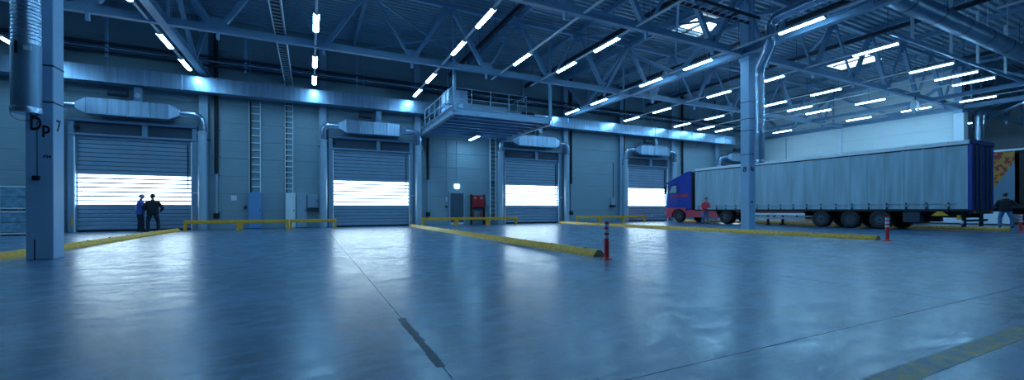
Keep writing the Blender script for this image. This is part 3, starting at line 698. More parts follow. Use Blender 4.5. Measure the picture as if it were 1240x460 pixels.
# ---------------------------------------------------------------- platform
PX0, PX1, PY0 = 6.75, 12.75, 20.95
t = thing('platform', 'hanging steel service platform with railings above the small door', 'platform', (9.7, 24.4, 6.0))
for x in (PX0, PX1):
    mb = MB(); ibeam(mb, (x, PY0, 6.28), (x, WALL - .1, 6.28), .18, .46, .03); mb.build('edge_beam', GREYP, t)
mb = MB(); ibeam(mb, (PX0, PY0 + .1, 6.30), (PX1, PY0 + .1, 6.30), .12, .34, .02); mb.build('front_beam', STEEL, t)
for k in range(8):
    y = PY0 + .9 + k * .85
    mb = MB(); ibeam(mb, (PX0, y, 6.26), (PX1, y, 6.26), .10, .20, .015); mb.build('joist', STEEL, t)
for k in range(12):
    x = PX0 + .09 + k * .487
    MB().box(x, x + .475, PY0 + .05, WALL - .1, 6.46, 6.50).build('floor_plank', DUCT_D, t)
def railing(a, b, n):
    a = Vector(a); b = Vector(b)
    for k in range(n + 1):
        p = a.lerp(b, k / n); MB().cyl(p, p + Vector((0, 0, 1.05)), .025, 8).build('railing_post', GREYP, t)
    for h in (.5, 1.05): MB().cyl(a + Vector((0, 0, h)), b + Vector((0, 0, h)), .022, 8).build('handrail', GREYP, t)
railing((PX0, PY0 + .1, 6.5), (PX0, 26.75, 6.5), 5); railing((PX0, PY0 + .1, 6.5), (11.2, PY0 + .1, 6.5), 4)
railing((11.2, PY0 + .1, 6.5), (11.2, WALL - 2.5, 6.5), 4)
for x in (PX0 + .1, PX1): MB().box(x - .07, x + .07, PY0 - .05, PY0 + .09, 6.3, 11.4).build('hanger', STEEL, t)
t = thing('ventilation_unit', 'zinc ventilation unit with a bright side hatch standing on the platform', 'ventilation unit', (7.7, 23.6, 6.5))
MB().box(7.15, 8.35, 23.0, 24.4, 6.5, 7.15).build('lower_casing', ZINC, t, .02); MB().box(7.15, 8.35, 23.0, 24.4, 7.17, 8.05).build('upper_casing', ZINC, t, .02)
MB().box(7.12, 7.15, 23.3, 24.1, 7.35, 7.95).build('hatch', PAPW, t); MB().box(7.3, 8.2, 22.96, 23.0, 7.25, 7.3).build('rib', GREYP, t)
t = thing('flat_casing', 'long pale casing lying on the platform beside the ventilation unit', 'casing', (9.4, 23, 6.5))
MB().box(7.75, 10.55, 22.25, 22.93, 6.5, 7.12).build('body', GREYP, t, .02); MB().box(10.57, 11.1, 22.4, 22.95, 6.5, 7.0).build('side_box', DUCT_D, t, .02)
t = thing('motor', 'dark blower motor at the right end of the platform', 'motor', (11.9, 22, 6.5))
MB().cyl((11.6, 22.3, 6.75), (12.3, 22.3, 6.75), .24, 16).build('body', STEEL_D, t, smooth=True); MB().box(11.65, 12.25, 22.1, 22.5, 6.5, 6.56).build('foot', BLACK, t)
lt = thing('batten_lamp', 'lit batten lamp fixed under the platform', 'lamp', (10.0, 26.3, 5.86))
for nm, me in (('housing', lamp_hous), ('diffuser', lamp_diff)): o = link(nm, me, None, lt)
lt.rotation_euler = (0, 0, 0)
MB().cyl((10.0, 26.1, 5.95), (10.0, 26.1, 6.18), .02, 8).build('stem', GREYP, lt)

# ---------------------------------------------------------------- yellow barriers, curbs, posts
def barrier(x0, x1, y, label, both=True):
    t = thing('guard_rail', label, 'guard rail', ((x0 + x1) / 2, y, 0), 'yellow guard rails')
    MB().box(x0, x1, y - .07, y + .07, .36, .53).build('beam', YEL, t, .012)
    for x in (x0, x1 - .13):
        MB().box(x, x + .13, y - .065, y + .065, 0.012, .36).build('post', YEL, t, .008); MB().box(x - .008, x + .138, y - .1, y + .1, 0, .012).build('foot_plate', YEL, t)
for (x0, x1, y, lb) in [(-5.92, -3.48, 26.8, 'low yellow guard rail nearest the two men'), (-3.46, -1.10, 26.8, 'low yellow guard rail in front of the blue cabinet'), (-1.06, 1.40, 26.8, 'low yellow guard rail in front of the white and grey cabinets'),
                     (6.55, 8.90, 26.9, 'low yellow guard rail left of the small grey door'), (8.92, 11.22, 26.9, 'low yellow guard rail in front of the red hydrant cabinet'), (11.24, 13.5, 26.9, 'low yellow guard rail in front of the wall ladder'),
                     (18.7, 20.95, 26.9, 'low yellow guard rail right of the third roller door'), (20.97, 23.4, 26.9, 'middle low yellow guard rail beside the control box'), (23.42, 25.8, 26.9, 'low yellow guard rail at the door ahead of the lorry')]:
    barrier(x0, x1, y, lb)
def curb(x, y0, y1, label, studs=False):
    t = thing('wheel_guide', label, 'wheel guide', (x, y0, 0))
    seg = 3.0; y = y0
    while y < y1 - .1:
        b = min(y + seg, y1)
        MB().prism([(x - .16, 0), (x - .14, .05), (x - .05, .15), (x + .05, .15), (x + .14, .05), (x + .16, 0)], y + .004, b - .004, 'y').build('rail_segment', YELW, t); y = b
    y = y0 + .5
    while y < y1:
        MB().lathe([(.025, 0), (.025, .012), (.012, .02)], (x, y, .15), 'z', 8).build('bolt', STEEL_D, t); y += 1.5
    if studs:
        k = 0; y = y0 + .15; mb = MB()
        while y < y0 + 9:
            mb.bar((x - .145, y, .052), (x - .055, y + .12, .152), .02, .012); y += .16
        o = mb.build('tread_bars', YEL, t); o['kind'] = 'stuff'
    MB().prism([(x - .16, 0), (x - .14, .05), (x - .05, .15), (x + .05, .15), (x + .14, .05), (x + .16, 0)], y0 - .02, y0, 'y').build('end_plate', mat('end_plate_worn', (.30, .26, .10), .5), t)
curb(-6.1, -3, 26.4, 'yellow steel wheel guide passing behind the lettered column'); curb(5.82, 7.5, 26.5, 'worn yellow wheel guide in the middle of the floor', True)
curb(17.25, 7.15, 26.9, 'yellow wheel guide in front of column eight'); curb(29.5, 7.2, 26.9, 'yellow wheel guide on the far side of the lorry'); curb(41.2, 7.2, 26.9, 'yellow wheel guide beside the partition wall')
for (x, y, lb) in [(5.64, 7.0, 'red and white bollard at the end of the middle wheel guide'), (17.06, 6.82, 'red and white bollard in front of the trailer wheels'), (28.78, 6.71, 'red and white bollard at the right edge beside the man in jeans')]:
    t = thing('bollard', lb, 'bollard', (x, y, 0))
    MB().lathe([(.13, 0), (.13, .015), (.075, .03), (.06, .05), (.052, .06), (.052, .78), (.045, .80)], (x, y, 0), 'z', 20).build('post', RED, t, smooth=True, ang=35)
    for z in (.445, .565, .685): MB().lathe([(.054, 0), (.054, .07)], (x, y, z), 'z', 20).build('reflective_band', PAPW, t, smooth=True, ang=35)
    for k in range(4): MB().lathe([(.012, 0), (.012, .012)], (x + .105 * math.cos(k * 1.57 + .78), y + .105 * math.sin(k * 1.57 + .78), .015), 'z', 6).build('bolt', STEEL_D, t)

# ---------------------------------------------------------------- containers at the left
def container(x0, x1, y0, y1, z0, label):
    t = thing('storage_crate', label, 'crate', ((x0 + x1) / 2, (y0 + y1) / 2, z0), 'wrapped crates behind the column')
    for x in (x0, x1 - .06):
        for y in (y0, y1 - .06): MB().box(x, x + .06, y, y + .06, z0, z0 + 1.06).build('corner_post', PAPW, t)
    MB().box(x0 + .06, x1 - .06, y0 + .02, y1 - .02, z0 + .14, z0 + .56).build('lower_load', WRAP, t, .02); MB().box(x0 + .06, x1 - .06, y0 + .02, y1 - .02, z0 + .58, z0 + .99).build('upper_load', WRAP, t, .02)
    for z in (z0 + .06, z0 + .99): [MB().box(x0 + .06, x1 - .06, ya, ya + .05, z, z + .06).build('cross_rail', PAPW, t) for ya in (y0, y1 - .05)]
    for x in (x0 + .1, (x0 + x1) / 2, x1 - .2): MB().box(x, x + .1, y0, y1, z0, z0 + .06).build('runner', BLACK, t)
container(-11.86, -10.9, 25.2, 26.4, 0, 'wrapped crate at the bottom behind the lettered column'); container(-11.86, -10.9, 25.2, 26.4, 1.08, 'wrapped crate stacked on top behind the lettered column')
container(-13.0, -12.02, 25.5, 26.7, 0, 'wrapped crate at the bottom by the left edge'); container(-13.0, -12.02, 25.5, 26.7, 1.08, 'wrapped crate on top by the left edge')

# ---------------------------------------------------------------- lorry
TX0, TX1 = 26.55, 29.12
def wheel(parent, x, y, r=.5, side=-1, w_=.3):
    tyre = MB().lathe([(r * .56, 0), (r * .80, -.02), (r * .93, .0), (r, .05), (r, w_ - .05), (r * .93, w_), (r * .56, w_)] if side < 0 else [(r * .56, 0), (r * .93, 0), (r, .05), (r, w_ - .05), (r * .93, w_), (r * .8, w_ + .02), (r * .56, w_)], (x, y, r), 'x', 28, False).build('wheel', BLACK, parent, smooth=True, ang=50)
    xo = x if side < 0 else x + w_
    d = -side
    MB().lathe([(r * .57, d * .01), (r * .55, d * .02), (r * .50, d * .09), (r * .30, d * .11), (r * .28, d * .03), (r * .20, d * .02), (r * .18, d * -.02), (.02, d * -.03)], (xo, y, r), 'x', 28).build('rim', STEEL_D, tyre, smooth=True, ang=30)
    hb = MB()
    for k in range(10):
        a = k * math.pi / 5
        hb.cyl((xo + d * .04, y + r * .4 * math.cos(a), r + r * .4 * math.sin(a)), (xo + d * .115, y + r * .4 * math.cos(a), r + r * .4 * math.sin(a)), .03, 8)
    hb.build('rim_hole', mat('wheel_stud', (0.5, 0.58, 0.66), 0.4, 0.2), tyre)
    hb = MB()
    for k in range(10):
        a = k * math.pi / 5 + .3
        hb.cyl((xo - d * .02, y + r * .25 * math.cos(a), r + r * .25 * math.sin(a)), (xo + d * .03, y + r * .25 * math.cos(a), r + r * .25 * math.sin(a)), .016, 6)
    hb.build('wheel_nut', CHROME, tyre)
TR = thing('tractor_unit', 'blue lorry cab with red lower body facing the roller door', 'lorry', (27.8, 23, 0))
x0, x1 = TX0 + .02, TX1 - .02
cab = [(22.75, 1.02), (22.75, 3.98), (23.0, 4.02), (23.45, 3.92), (23.95, 3.68), (24.25, 3.62), (24.75, 3.42), (25.02, 3.1), (25.18, 2.3), (25.26, 1.75), (25.28, 1.02)]
MB().prism(cab, x0, x1, 'x').build('cab', BLUET, TR, .04)
MB().prism([(22.62, .95), (22.62, 3.9), (22.75, 3.95), (22.75, .95)], x0 + .02, x1 - .02, 'x').build('rear_deflector', BLACK, TR)
# lower red body with wheel arch
arch = [(25.32, .36), (25.34, 1.0), (25.30, 1.16), (23.28, 1.16), (23.28, .78)] + [(23.98 - .70 * math.cos(a), .5 + .60 * math.sin(a)) for a in [R(25 + 13 * k) for k in range(11)]] + [(24.68, .36)]
for xa, xb in ((x0 - .02, x0 + .45), (x1 - .45, x1 + .02)): MB().prism(arch, xa, xb, 'x').build('wheel_arch', REDT, TR)
MB().box(x0 + .45, x1 - .45, 24.7, 25.34, .4, 1.16).build('bumper', REDT, TR, .03)
MB().box(x0 + .4, x1 - .4, 25.30, 25.36, 1.25, 1.95).build('grille', BLACK, TR, .02)
MB().prism([(25.075, 3.02), (25.19, 2.32), (25.23, 2.32), (25.11, 3.04)], x0 + .12, x1 - .12, 'x').build('windscreen', GLASS, TR)
MB().prism([(25.05, 3.34), (25.45, 3.16), (25.45, 3.12), (25.05, 3.28)], x0 + .1, x1 - .1, 'x').build('sun_visor', BLUET, TR)
for xa, s_ in ((x0, -1), (x1, 1)):
    a, b = sorted((xa, xa + s_ * .012))
    dr = MB().prism([(24.0, 1.2), (24.0, 3.15), (24.75, 3.1), (25.0, 2.4), (25.1, 1.2)], a, b, 'x').build('door', BLUET, TR)
    MB().prism([(24.18, 2.38), (24.18, 2.98), (24.66, 2.95), (24.92, 2.38)], *sorted((xa + s_ * .012, xa + s_ * .022)), 'x').build('window', GLASS, dr)
    MB().prism([(24.10, 2.32), (24.10, 3.04), (24.72, 3.02), (25.0, 2.32)], *sorted((xa + s_ * .010, xa + s_ * .016)), 'x').build('window_seal', BLACK, dr)
    MB().box(*sorted((xa + s_ * .012, xa + s_ * .04)), 24.08, 24.25, 2.05, 2.1).build('door_handle', BLACK, dr)
    MB().prism([(23.0, 2.02), (23.0, 2.26), (24.3, 2.22), (25.05, 2.02)], *sorted((xa, xa + s_ * .015)), 'x').build('red_stripe', mat('stripe_red', (.42, .03, .06), .4), TR)
    MB().bar((xa + s_ * .02, 25.0, 2.95), (xa + s_ * .25, 25.12, 2.95), .03).build('mirror_arm', BLACK, TR); MB().box(*sorted((xa + s_ * .14, xa + s_ * .34)), 25.07, 25.17, 2.35, 2.95).build('mirror', BLACK, TR, .02)
    for k in range(2): MB().box(*sorted((xa + s_ * .01, xa - s_ * .2)), 24.75, 25.2, .45 + .33 * k, .5 + .33 * k).build('step', BLACK, TR)
    MB().box(*sorted((xa + s_ * .03, xa - s_ * .25)), 25.30, 25.38, .62, .85).build('headlight', PAPW, TR, .02)
    MB().prism([(23.26, .42), (23.26, .98), (20.62, .98), (20.40, .42)], *sorted((xa, xa - s_ * .5)), 'x').build('side_skirt', REDT, TR, .02)
    fm = MB(); pts = [(19.8 - .62 * math.cos(R(25 + 13 * k)), .5 + .62 * math.sin(R(25 + 13 * k))) for k in range(11)]
    poly = pts + [(19.8 + (p[0] - 19.8) * 1.05, .5 + (p[1] - .5) * 1.05) for p in reversed(pts)]
    fm.prism(poly, *sorted((xa + s_ * .0, xa - s_ * .55)), 'x'); fm.build('mudguard', BLACK, TR)
wheel(TR, x0, 23.98, .5, -1); wheel(TR, x1 - .3, 23.98, .5, 1); wheel(TR, x0, 19.8, .5, -1, .55); wheel(TR, x1 - .55, 19.8, .5, 1, .55)
for y in (23.98, 19.8): MB().cyl((x0 + .3, y, .5), (x1 - .3, y, .5), .09, 10).build('axle', BLACK, TR)
for x in (27.4, 28.25): MB().box(x - .06, x + .06, 18.9, 24.6, .72, .96).build('frame_rail', BLACK, TR)
MB().lathe([(.5, 0), (.5, .08), (.4, .1)], (27.83, 19.9, .98), 'z', 16).build('fifth_wheel', BLACK, TR)
# trailer
TL = thing('semi_trailer', 'long grey curtain-sided trailer with navy rear doors', 'trailer', (27.8, 15, 0))
YF, YB = 22.42, 7.67; ZT = 4.13; ZB = 1.0
def curtain(x, s_, ya, yb, z0, z1, mt, name, parent, sp=.76, mats2=None):
    vs = []; fs = []; ny = int((yb - ya) / .038); nz = 10
    for j in range(nz + 1):
        z = z0 + (z1 - z0) * j / nz
        for i in range(ny + 1):
            y = ya + (yb - ya) * i / ny; ph = (y - ya) / sp % 1.0
            d = .007 * math.sin(2 * math.pi * ph) ** 2 + .005 * math.sin(y * 5.3 + math.sin(z * 1.7) * .9) * (.4 + .6 * (1 - j / nz)) + .006 * math.sin(y * 17 + z * 2)
            if ph < .05 or ph > .95: d += .022
            vs.append((x + s_ * d, y, z))
    for j in range(nz):
        for i in range(ny):
            a = j * (ny + 1) + i; fs.append((a, a + 1, a + ny + 2, a + ny + 1))
    mb = MB(); mb.add(vs, fs); k = len(vs)
    mb.add([(v[0] - s_ * .02, v[1], v[2]) for v in vs], [tuple(reversed(f)) for f in fs])
    return mb.build(name, mt, parent, smooth=True, ang=70)
curtain(TX0, -1, YB + .05, YF - .04, 1.02, 3.92, CURT, 'side_curtain', TL); curtain(TX1, 1, YB + .05, YF - .04, 1.02, 3.92, CURT, 'side_curtain', TL)
MB().box(TX0 + .03, TX1 - .03, YB + .05, YF - .05, ZT - .05, ZT).build('roof', WHITE, TL); MB().box(TX0 + .03, TX1 - .03, YF - .05, YF, 1.0, ZT).build('front_wall', GREYP, TL, .01)
for xa, s_ in ((TX0, -1), (TX1, 1)):
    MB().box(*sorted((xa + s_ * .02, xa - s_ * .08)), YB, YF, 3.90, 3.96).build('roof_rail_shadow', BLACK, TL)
    MB().box(*sorted((xa + s_ * .03, xa - s_ * .08)), YB, YF, 3.96, ZT + .01).build('roof_rail', WHITE, TL, .01)
    MB().box(*sorted((xa + s_ * .015, xa - s_ * .1)), YB, YF, .92, 1.03).build('floor_rail', BLACK, TL)
    MB().cyl((xa + s_ * .03, YB + .4, 1.28), (xa + s_ * .03, YF - .2, 1.28), .014, 6).build('curtain_hem', GREYP, TL)
    k = 0; y = YF - .4
    while y > YB + .3:
        st = MB().box(*sorted((xa + s_ * .032, xa + s_ * .045)), y - .03, y + .03, 1.0, 1.34).build('strap', BLACK, TL)
        MB().box(*sorted((xa + s_ * .045, xa + s_ * .065)), y - .035, y + .035, 1.14, 1.26).build('buckle', CHROME, st)
        MB().box(*sorted((xa + s_ * .03, xa + s_ * .045)), y - .01, y + .01, ZT - .05, ZT - .02).build('roof_clip', BLACK, TL); y -= .76
    for z in (.42, .66): MB().box(*sorted((xa, xa - s_ * .05)), 14.55, 18.1, z, z + .14).build('side_guard', PAPW if z > .5 else GREYP, TL, .008)
    for y in (15.0, 16.4, 17.8): MB().box(*sorted((xa - s_ * .05, xa - s_ * .09)), y, y + .06, .4, .95).build('guard_bracket', BLACK, TL)
    MB().box(*sorted((xa + s_ * .005, xa - s_ * .04)), 14.6, 19.0, .82, .92).build('red_rail', mat('dark_red', (.16, .02, .04), .5), TL)
    for y in (13.69, 12.26, 10.93): wheel(TL, xa if s_ < 0 else xa - .38, y, .48, s_, .38)
    for y in (13.69, 12.26, 10.93):
        fm = MB(); pts = [(y - .56 * math.cos(R(40 + 20 * k)), .46 + .56 * math.sin(R(40 + 20 * k))) for k in range(6)]
        fm.prism(pts + [(y + (p[0] - y) * 1.05, .46 + (p[1] - .46) * 1.05) for p in reversed(pts)], *sorted((xa - s_ * .02, xa - s_ * .4)), 'x'); fm.build('mudguard', BLACK, TL)
    MB().box(*sorted((xa, xa - s_ * .5)), 9.35, 10.0, .38, .9).build('tool_box', STEEL_D, TL, .02)
    MB().box(*sorted((xa - s_ * .1, xa - s_ * .5)), YB + .25, YB + .29, .2, .95).build('mud_flap', BLACK, TL)
    MB().box(*sorted((xa - s_ * .45, xa - s_ * .55)), 17.0, 17.12, 0.05, .95).build('landing_leg', BLACK, TL); MB().box(*sorted((xa - s_ * .38, xa - s_ * .62)), 16.9, 17.22, 0, .05).build('landing_foot', BLACK, TL)
for y in (13.69, 12.26, 10.93): MB().cyl((TX0 + .3, y, .48), (TX1 - .3, y, .48), .075, 10).build('axle', BLACK, TL)
for x in (27.3, 28.35): MB().box(x - .07, x + .07, YB + .2, 19.2, .62, .95).build('chassis_beam', BLACK, TL)
MB().box(TX0 + .02, TX1 - .02, YB + .02, YF - .02, .95, 1.01).build('load_floor', BLACK, TL)
for xa, xb in ((TX0 + .10, 27.82), (27.85, TX1 - .10)):
    dr = MB().box(xa, xb, YB - .05, YB + .02, 1.0, 3.95).build('rear_door', NAVY, TL, .01)
    for f in (.3, .7):
        xx = xa + (xb - xa) * f; MB().cyl((xx, YB - .08, 1.0), (xx, YB - .08, 3.95), .02, 8).build('lock_rod', STEEL_D, dr)
    MB().box(xa + .2, xb - .2, YB - .1, YB - .06, 1.5, 1.54).build('lock_handle', STEEL_D, dr)
for x in (TX0, TX1 - .1): MB().box(x, x + .1, YB - .06, YB + .06, .98, 4.05).build('corner_post', BLUET, TL, .01)
MB().box(TX0, TX1, YB - .1, YB + .05, 3.95, 4.16).build('rear_header', NAVY, TL, .02); MB().box(TX0 + .05, TX1 - .05, YB - .06, YB + .05, .80, .98).build('rear_bumper', BLACK, TL, .02)
MB().box(TX0 + .1, TX1 - .1, YB + .1, YB + .2, .45, .55).build('underrun_bar', BLACK, TL, .01)
for x in (TX0 + .15, TX1 - .5): MB().box(x, x + .35, YB - .07, YB - .05, .83, .95).build('tail_light', mat('tail_red', (.25, .02, .02), .3), TL)
MB().prism([(8.35, .72), (8.95, .72), (8.75, .92), (8.55, .92)], TX0 + .0, TX0 + .03, 'x').build('wheel_chock', YEL, TL); MB().ball((TX0 + .1, 7.95, .42), (.07, .07, .08)).build('lamp_globe', PAPW, TL); MB().box(TX0 + .05, TX0 + .12, 7.98, 8.1, .55, .75).build('side_marker', YEL, TL)

# ---------------------------------------------------------------- second lorry at the right edge
QX0, QX1 = 38.3, 40.9
T2 = thing('box_trailer', 'trailer with yellow and blue tarpaulin at the right edge', 'trailer', (39.6, 15, 0))
def tarp_material():
    mt = bpy.data.materials.new('printed_tarp'); n, l, b = nodes_of(mt)
    geo = n.new('ShaderNodeNewGeometry'); sp = n.new('ShaderNodeSeparateXYZ'); l.new(geo.outputs['Position'], sp.inputs[0])
    # slanted print: yellow above the line, grey blue below; red blotches in the yellow
    a = n.new('ShaderNodeMath'); a.operation = 'MULTIPLY_ADD'; a.inputs[1].default_value = 1.9; a.inputs[2].default_value = -15.2; l.new(sp.outputs['Y'], a.inputs[0])
    ad = n.new('ShaderNodeMath'); ad.operation = 'ADD'; l.new(a.outputs[0], ad.inputs[0]); l.new(sp.outputs['Z'], ad.inputs[1])
    g = n.new('ShaderNodeMath'); g.operation = 'GREATER_THAN'; g.inputs[1].default_value = 6.1; l.new(ad.outputs[0], g.inputs[0])
    z = n.new('ShaderNodeTexNoise'); z.inputs['Scale'].default_value = 4; l.new(geo.outputs['Position'], z.inputs['Vector'])
    q = n.new('ShaderNodeMapRange'); q.inputs['From Min'].default_value = .50; q.inputs['From Max'].default_value = .53; l.new(z.outputs['Fac'], q.inputs['Value'])
    m1 = n.new('ShaderNodeMix'); m1.data_type = 'RGBA'; l.new(q.outputs[0], m1.inputs['Factor']); m1.inputs[6].default_value = (.42, .20, .02, 1); m1.inputs[7].default_value = (.3, .02, .03, 1)  # yellow darkened to stand for the shade the tarpaulin hangs in
    m2 = n.new('ShaderNodeMix'); m2.data_type = 'RGBA'; l.new(g.outputs[0], m2.inputs['Factor']); m2.inputs[6].default_value = (.13, .22, .30, 1); l.new(m1.outputs[2], m2.inputs[7])
    l.new(m2.outputs[2], b.inputs['Base Color']); b.inputs['Roughness'].default_value = .5; return mt
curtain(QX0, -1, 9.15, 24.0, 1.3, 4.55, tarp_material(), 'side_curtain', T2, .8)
MB().box(QX0 - .05, QX1, 5.0, 24.0, 4.55, 4.66).build('roof', WHITE, T2); MB().box(QX0, QX1, 5.0, 24.0, 1.05, 1.3).build('load_floor', BLACK, T2)
MB().box(QX1 - .05, QX1, 5.0, 24.0, 1.3, 4.55).build('far_curtain', BLACK, T2); MB().box(QX0 + .1, QX1, 5.2, 9.0, 1.35, 4.5).build('interior_shade', BLACK, T2)  # black block stands for the shade inside the open trailer
MB().box(QX0, QX0 + .06, 9.3, 13.0, .10, .86).build('side_skirt', PAPW, T2, .01)
for y in (8.4, 14.5, 15.9): wheel(T2, QX0 + .05, y, .48, -1, .35); wheel(T2, QX1 - .4, y, .48, 1, .35)
MB().box(39.0, 40.2, 5.5, 23.5, .7, 1.05).build('chassis_beam', BLACK, T2)
t = thing('cable_reel', 'coil of pale hose hanging under the roof over the trailer', 'hose reel', (35.0, 12.6, 7.6))
for k in range(6):
    c = [(35.0 + (.30 + .03 * k) * math.cos(a) , 12.45 + .03 * k, 7.62 + (.36 + .02 * k) * math.sin(a)) for a in [2 * math.pi * j / 20 for j in range(21)]]
    MB().tube(c, .022, 8, False).build('coil', RAILP, t, smooth=True)
MB().box(34.97, 35.03, 12.5, 12.56, 7.9, 8.25).build('hook', STEEL_D, t)

# ---------------------------------------------------------------- people
def remesh(mb, voxel, name, smooth_it=4):
    me = mb.mesh(name + '_raw'); o = bpy.data.objects.new(name, me); COL.objects.link(o)
    md = o.modifiers.new('r', 'REMESH'); md.mode = 'VOXEL'; md.voxel_size = voxel; md.use_smooth_shade = True
    sm = o.modifiers.new('s', 'SMOOTH'); sm.factor = .5; sm.iterations = smooth_it
    dg = bpy.context.evaluated_depsgraph_get(); out = bpy.data.meshes.new_from_object(o.evaluated_get(dg))
    bpy.data.objects.remove(o); bpy.data.meshes.remove(me); out.name = name; out.materials.clear()
    for p in out.polygons: p.use_smooth = True
    return out
def join_mb(me, mb):
    bm = bmesh.new(); bm.from_mesh(me); t2 = mb.mesh('tmp', smooth=True); bm.from_mesh(t2); bm.to_mesh(me); bm.free(); bpy.data.meshes.remove(t2)
def hand_of(mb, wrist, d, thumb, up):
    """palm and five bent fingers; d = hand direction, thumb = sideways towards the thumb, up = back of the hand"""
    w = Vector(wrist); d = Vector(d).normalized(); th = Vector(thumb); th = (th - d * th.dot(d)).normalized(); bk = d.cross(th).normalized()
    if bk.dot(Vector(up)) < 0: bk = -bk
    palm_end = w + d * .09
    mb.tube([w, w + d * .03, palm_end], [(.030, .020), (.042, .018), (.044, .015)], 10, True, th)
    for k, (off, ln) in enumerate([(.033, .072), (.011, .082), (-.011, .076), (-.032, .058)]):
        b = palm_end + th * off - d * .008; p1 = b + d * ln * .45 - bk * .006; p2 = p1 + d * ln * .3 - bk * ln * .25; p3 = p2 + d * ln * .12 - bk * ln * .28
        mb.tube([b, p1, p2, p3], [.0095, .009, .008, .006], 7)
    b = w + d * .025 + th * .030; p1 = b + th * .028 + d * .022 - bk * .008; p2 = p1 + th * .010 + d * .028 - bk * .012
    mb.tube([b, p1, p2], [.013, .011, .008], 7)
def person(label, loc, rz, jacket, trousers, hair, arms, legs, head_turn=0.0, head_tilt=0.0, lean=0.0, bald=False, shoe=BLACK, scale=1.04):
    X = (1, 0, 0)
    t = thing('person', label, 'person', loc); t.rotation_euler = (0, 0, rz); t.scale = (scale * 1.14, scale * 1.14, scale)
    def L(z): return lean * max(0, z - .95)
    hip = .95
    # body
    mb = MB()
    mb.tube([(0, L(.86), .86), (0, L(.98), .98), (0, L(1.1), 1.1), (0, .01 + L(1.28), 1.28), (0, L(1.40), 1.40), (0, L(1.46), 1.46), (0, L(1.50), 1.50), (0, .01 + L(1.60), 1.60)],
            [(.15, .105), (.165, .115), (.145, .10), (.17, .115), (.17, .095), (.11, .075), (.062, .06), (.055, .058)], 16, True, X)
    for s_, lg in zip((-1, 1), legs):
        hp = (s_ * .085, L(.9), .92); mb.tube([hp, lg[0], lg[1]], [(.085, .09), (.058, .062), (.042, .045)], 12, True, X)
        mb.tube([Vector(lg[1]) + Vector((0, -.05, -.05)), Vector(lg[1]) + Vector((0, .05, -.045)), Vector(lg[1]) + Vector((s_ * .015, .15, -.065))], [(.036, .03), (.042, .03), (.036, .018)], 10, True, X)
    for s_, ar in zip((-1, 1), arms):
        sh = Vector((s_ * .175, L(1.41), 1.41)); mb.tube([Vector((s_ * .1, L(1.41), 1.42)), sh, ar[0], ar[1]], [.055, .055, .042, .029], 10)
    hc = Vector((0, .02 + L(1.7), 1.70)); rot = Matrix.Rotation(head_turn, 3, 'Z') @ Matrix.Rotation(head_tilt, 3, 'X')
    hd = MB(); hd.ball((0, 0, .02), (.076, .098, .108), 16, 12); hd.ball((0, .035, -.05), (.055, .058, .07), 12, 8)
    hd.tube([(0, .09, .015), (0, .118, -.018), (0, .092, -.028)], [.010, .016, .012], 8)
    for s_ in (-1, 1): hd.ball((s_ * .078, -.005, .0), (.012, .022, .032), 8, 6)
    mb.add([hc + rot @ Vector(v) for v in hd.v], hd.f)
    body = remesh(mb, .012, 'body', 3)
    fg = MB()
    for s_, ar in zip((-1, 1), arms):
        e, w_ = Vector(ar[0]), Vector(ar[1]); d = (w_ - e).normalized(); hand_of(fg, w_ - d * .01, d, ar[2], ar[3])
    join_mb(body, fg)
    link('body', body, SKIN, t)
    # face
    fe = MB()
    for s_ in (-1, 1): fe.ball((s_ * .031, .088, .018), (.012, .010, .009), 8, 6)
    o = MB(); o.add([hc + rot @ Vector(v) for v in fe.v], fe.f); o.build('eyes', EYEM, None).parent = t
    fe = MB(); fe.tube([(-.024, .083, -.062), (0, .094, -.060), (.024, .083, -.062)], [.004, .008, .004], 8)
    o = MB(); o.add([hc + rot @ Vector(v) for v in fe.v], fe.f); o.build('mouth', LIPM, None).parent = t
    hr = MB()
    if bald: hr.ball((0, -.022, .012), (.082, .088, .075), 16, 10)
    else: hr.ball((0, -.016, .042), (.085, .100, .100), 16, 12); hr.ball((0, -.045, -.01), (.076, .065, .075), 12, 8)
    o = MB(); o.add([hc + rot @ Vector(v) for v in hr.v], hr.f); link('hair', remesh(o, .012, 'hair', 2), hair, t)
    # jacket
    mb = MB()
    mb.tube([(0, L(.84), .84), (0, L(.95), .95), (0, .005 + L(1.1), 1.1), (0, .01 + L(1.28), 1.28), (0, L(1.40), 1.40), (0, L(1.465), 1.465), (0, L(1.53), 1.53)],
            [(.20, .15), (.205, .16), (.195, .155), (.215, .155), (.205, .13), (.14, .10), (.082, .082)], 18, True, X)
    for s_, ar in zip((-1, 1), arms):
        sh = Vector((s_ * .185, L(1.40), 1.40)); e, w_ = Vector(ar[0]), Vector(ar[1]); cu = e.lerp(w_, .9)
        mb.tube([Vector((s_ * .08, L(1.38), 1.39)), sh, sh.lerp(e, .5), e, e.lerp(w_, .5), cu], [.075, .078, .068, .062, .054, .046], 12)
    jk = remesh(mb, .016, 'jacket', 3); link('jacket', jk, jacket, t)
    # trousers
    mb = MB(); mb.tube([(0, L(.80), .82), (0, L(.9), .92), (0, L(1.0), 1.0)], [(.165, .125), (.178, .13), (.165, .12)], 16, True, X)
    for s_, lg in zip((-1, 1), legs):
        k, a = Vector(lg[0]), Vector(lg[1]); hp = Vector((s_ * .09, L(.9), .88)); an = a + Vector((0, 0, -.02))
        mb.tube([hp, hp.lerp(k, .5), k, k.lerp(an, .5), an], [(.098, .11), (.088, .098), (.072, .08), (.064, .072), (.060, .070)], 12, True, X)
    link('trousers', remesh(mb, .016, 'trousers', 3), trousers, t)
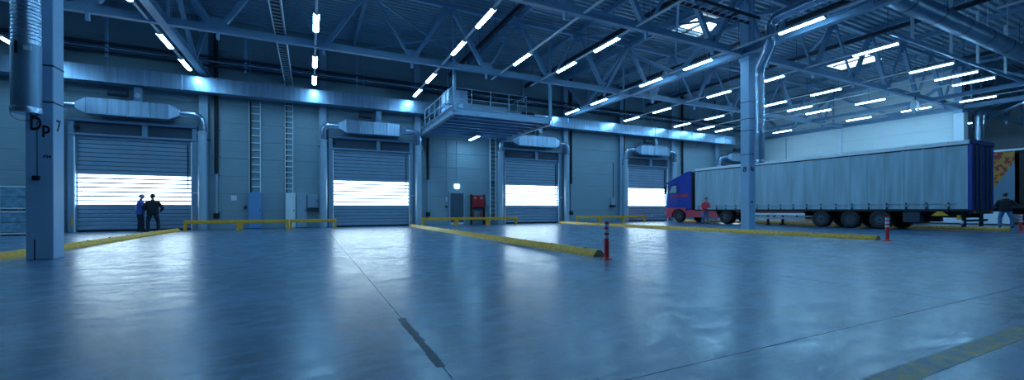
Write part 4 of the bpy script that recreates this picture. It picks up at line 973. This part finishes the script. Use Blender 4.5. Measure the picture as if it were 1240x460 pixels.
    for s_, lg in zip((-1, 1), legs):
        a = Vector(lg[1]); z = a.z
        sb = MB(); sb.tube([a + Vector((0, -.085, -.045)), a + Vector((0, -.03, -.035)), a + Vector((0, .06, -.045)), a + Vector((s_ * .015, .14, -.062)), a + Vector((s_ * .018, .19, -.070))], [(.038, .040), (.046, .05), (.05, .042), (.047, .026), (.03, .016)], 12, True, X)
        so = link('shoe', remesh(sb, .012, 'shoe', 2), shoe, t)
        lo = min(v.co.z for v in so.data.vertices)
        if a.z < .12:
            for v in so.data.vertices: v.co.z = max(v.co.z - lo * 1.0, .0) if lo < 0 else v.co.z - lo
    return t
ST = lambda s_, dx=.11, dy=0.0: ((s_ * (dx - .005), .025 + dy * .5, .50), (s_ * dx, dy, .085))
# man in blue jacket, turned towards his companion
p1 = person('person in a blue work jacket facing the man in black by the roller door', (-7.68, 26.85, 0), R(-68), BLUEC, DKTR, HAIRG,
            [((-.25, .03, 1.14), (-.20, .12, .90), (0, 1, 0), (-1, 0, 0)), ((.25, .08, 1.15), (.14, .30, 1.22), (-1, 0, 0.3), (0, 0, 1))], [ST(-1, .10, -.03), ST(1, .11, .06)], R(5), R(-6), .04, True)
# man in black seen from behind
p2 = person('person in a dark jacket with dark hair seen from behind by the roller door', (-7.12, 26.62, 0), R(20), NAVYC, DKTR, HAIRD,
            [((-.30, .02, 1.15), (-.20, .22, 1.08), (1, 0, 0), (0, 0, 1)), ((.32, -.02, 1.14), (.27, .14, .98), (-1, 0, 0), (1, 0, 0))], [ST(-1, .16), ST(1, .18, .02)], R(30), R(-14), .06)
# man in red walking along the lorry
p3 = person('person in a red jacket and jeans walking along the lorry with papers', (25.75, 20.85, 0), R(165), REDC, JEANS, HAIRD,
            [((-.24, .06, 1.16), (-.14, .30, 1.10), (1, 0, .2), (0, 0, 1)), ((.24, .04, 1.16), (.12, .29, 1.09), (-1, 0, .2), (0, 0, 1))], [((-.09, .10, .50), (-.09, .10, .085)), ((.09, -.02, .50), (.10, -.16, .12))], 0, R(-18), .16)
# man in jeans at the right edge
p4 = person('person in a black jacket and blue jeans seen from behind near the right edge', (33.85, 8.42, 0), R(-76), NAVYC, JEANS, HAIRD,
            [((-.29, .05, 1.15), (-.16, .25, 1.08), (1, 0, 0), (0, 0, 1)), ((.33, .02, 1.18), (.36, .27, 1.22), (-1, 0, .3), (0, 0, 1))], [ST(-1, .17), ST(1, .19)], R(-8), R(-5), .0)
t = thing('papers', 'sheaf of white papers held by the man in red', 'papers', (25.68, 20.45, 1.12))
MB().box(25.52, 25.84, 20.27, 20.50, 1.115, 1.135).build('upper_sheet', PAPW, t); MB().box(25.50, 25.82, 20.30, 20.53, 1.09, 1.11).build('lower_sheet', PAPW, t)
tag(MB().box(-7.36, -7.22, 26.86, 26.98, 1.22, 1.42).build('notepad', mat('pale_blue_paper', (.35, .55, .75), .6)), 'pale blue notepad held by the man in the blue jacket', 'notepad')
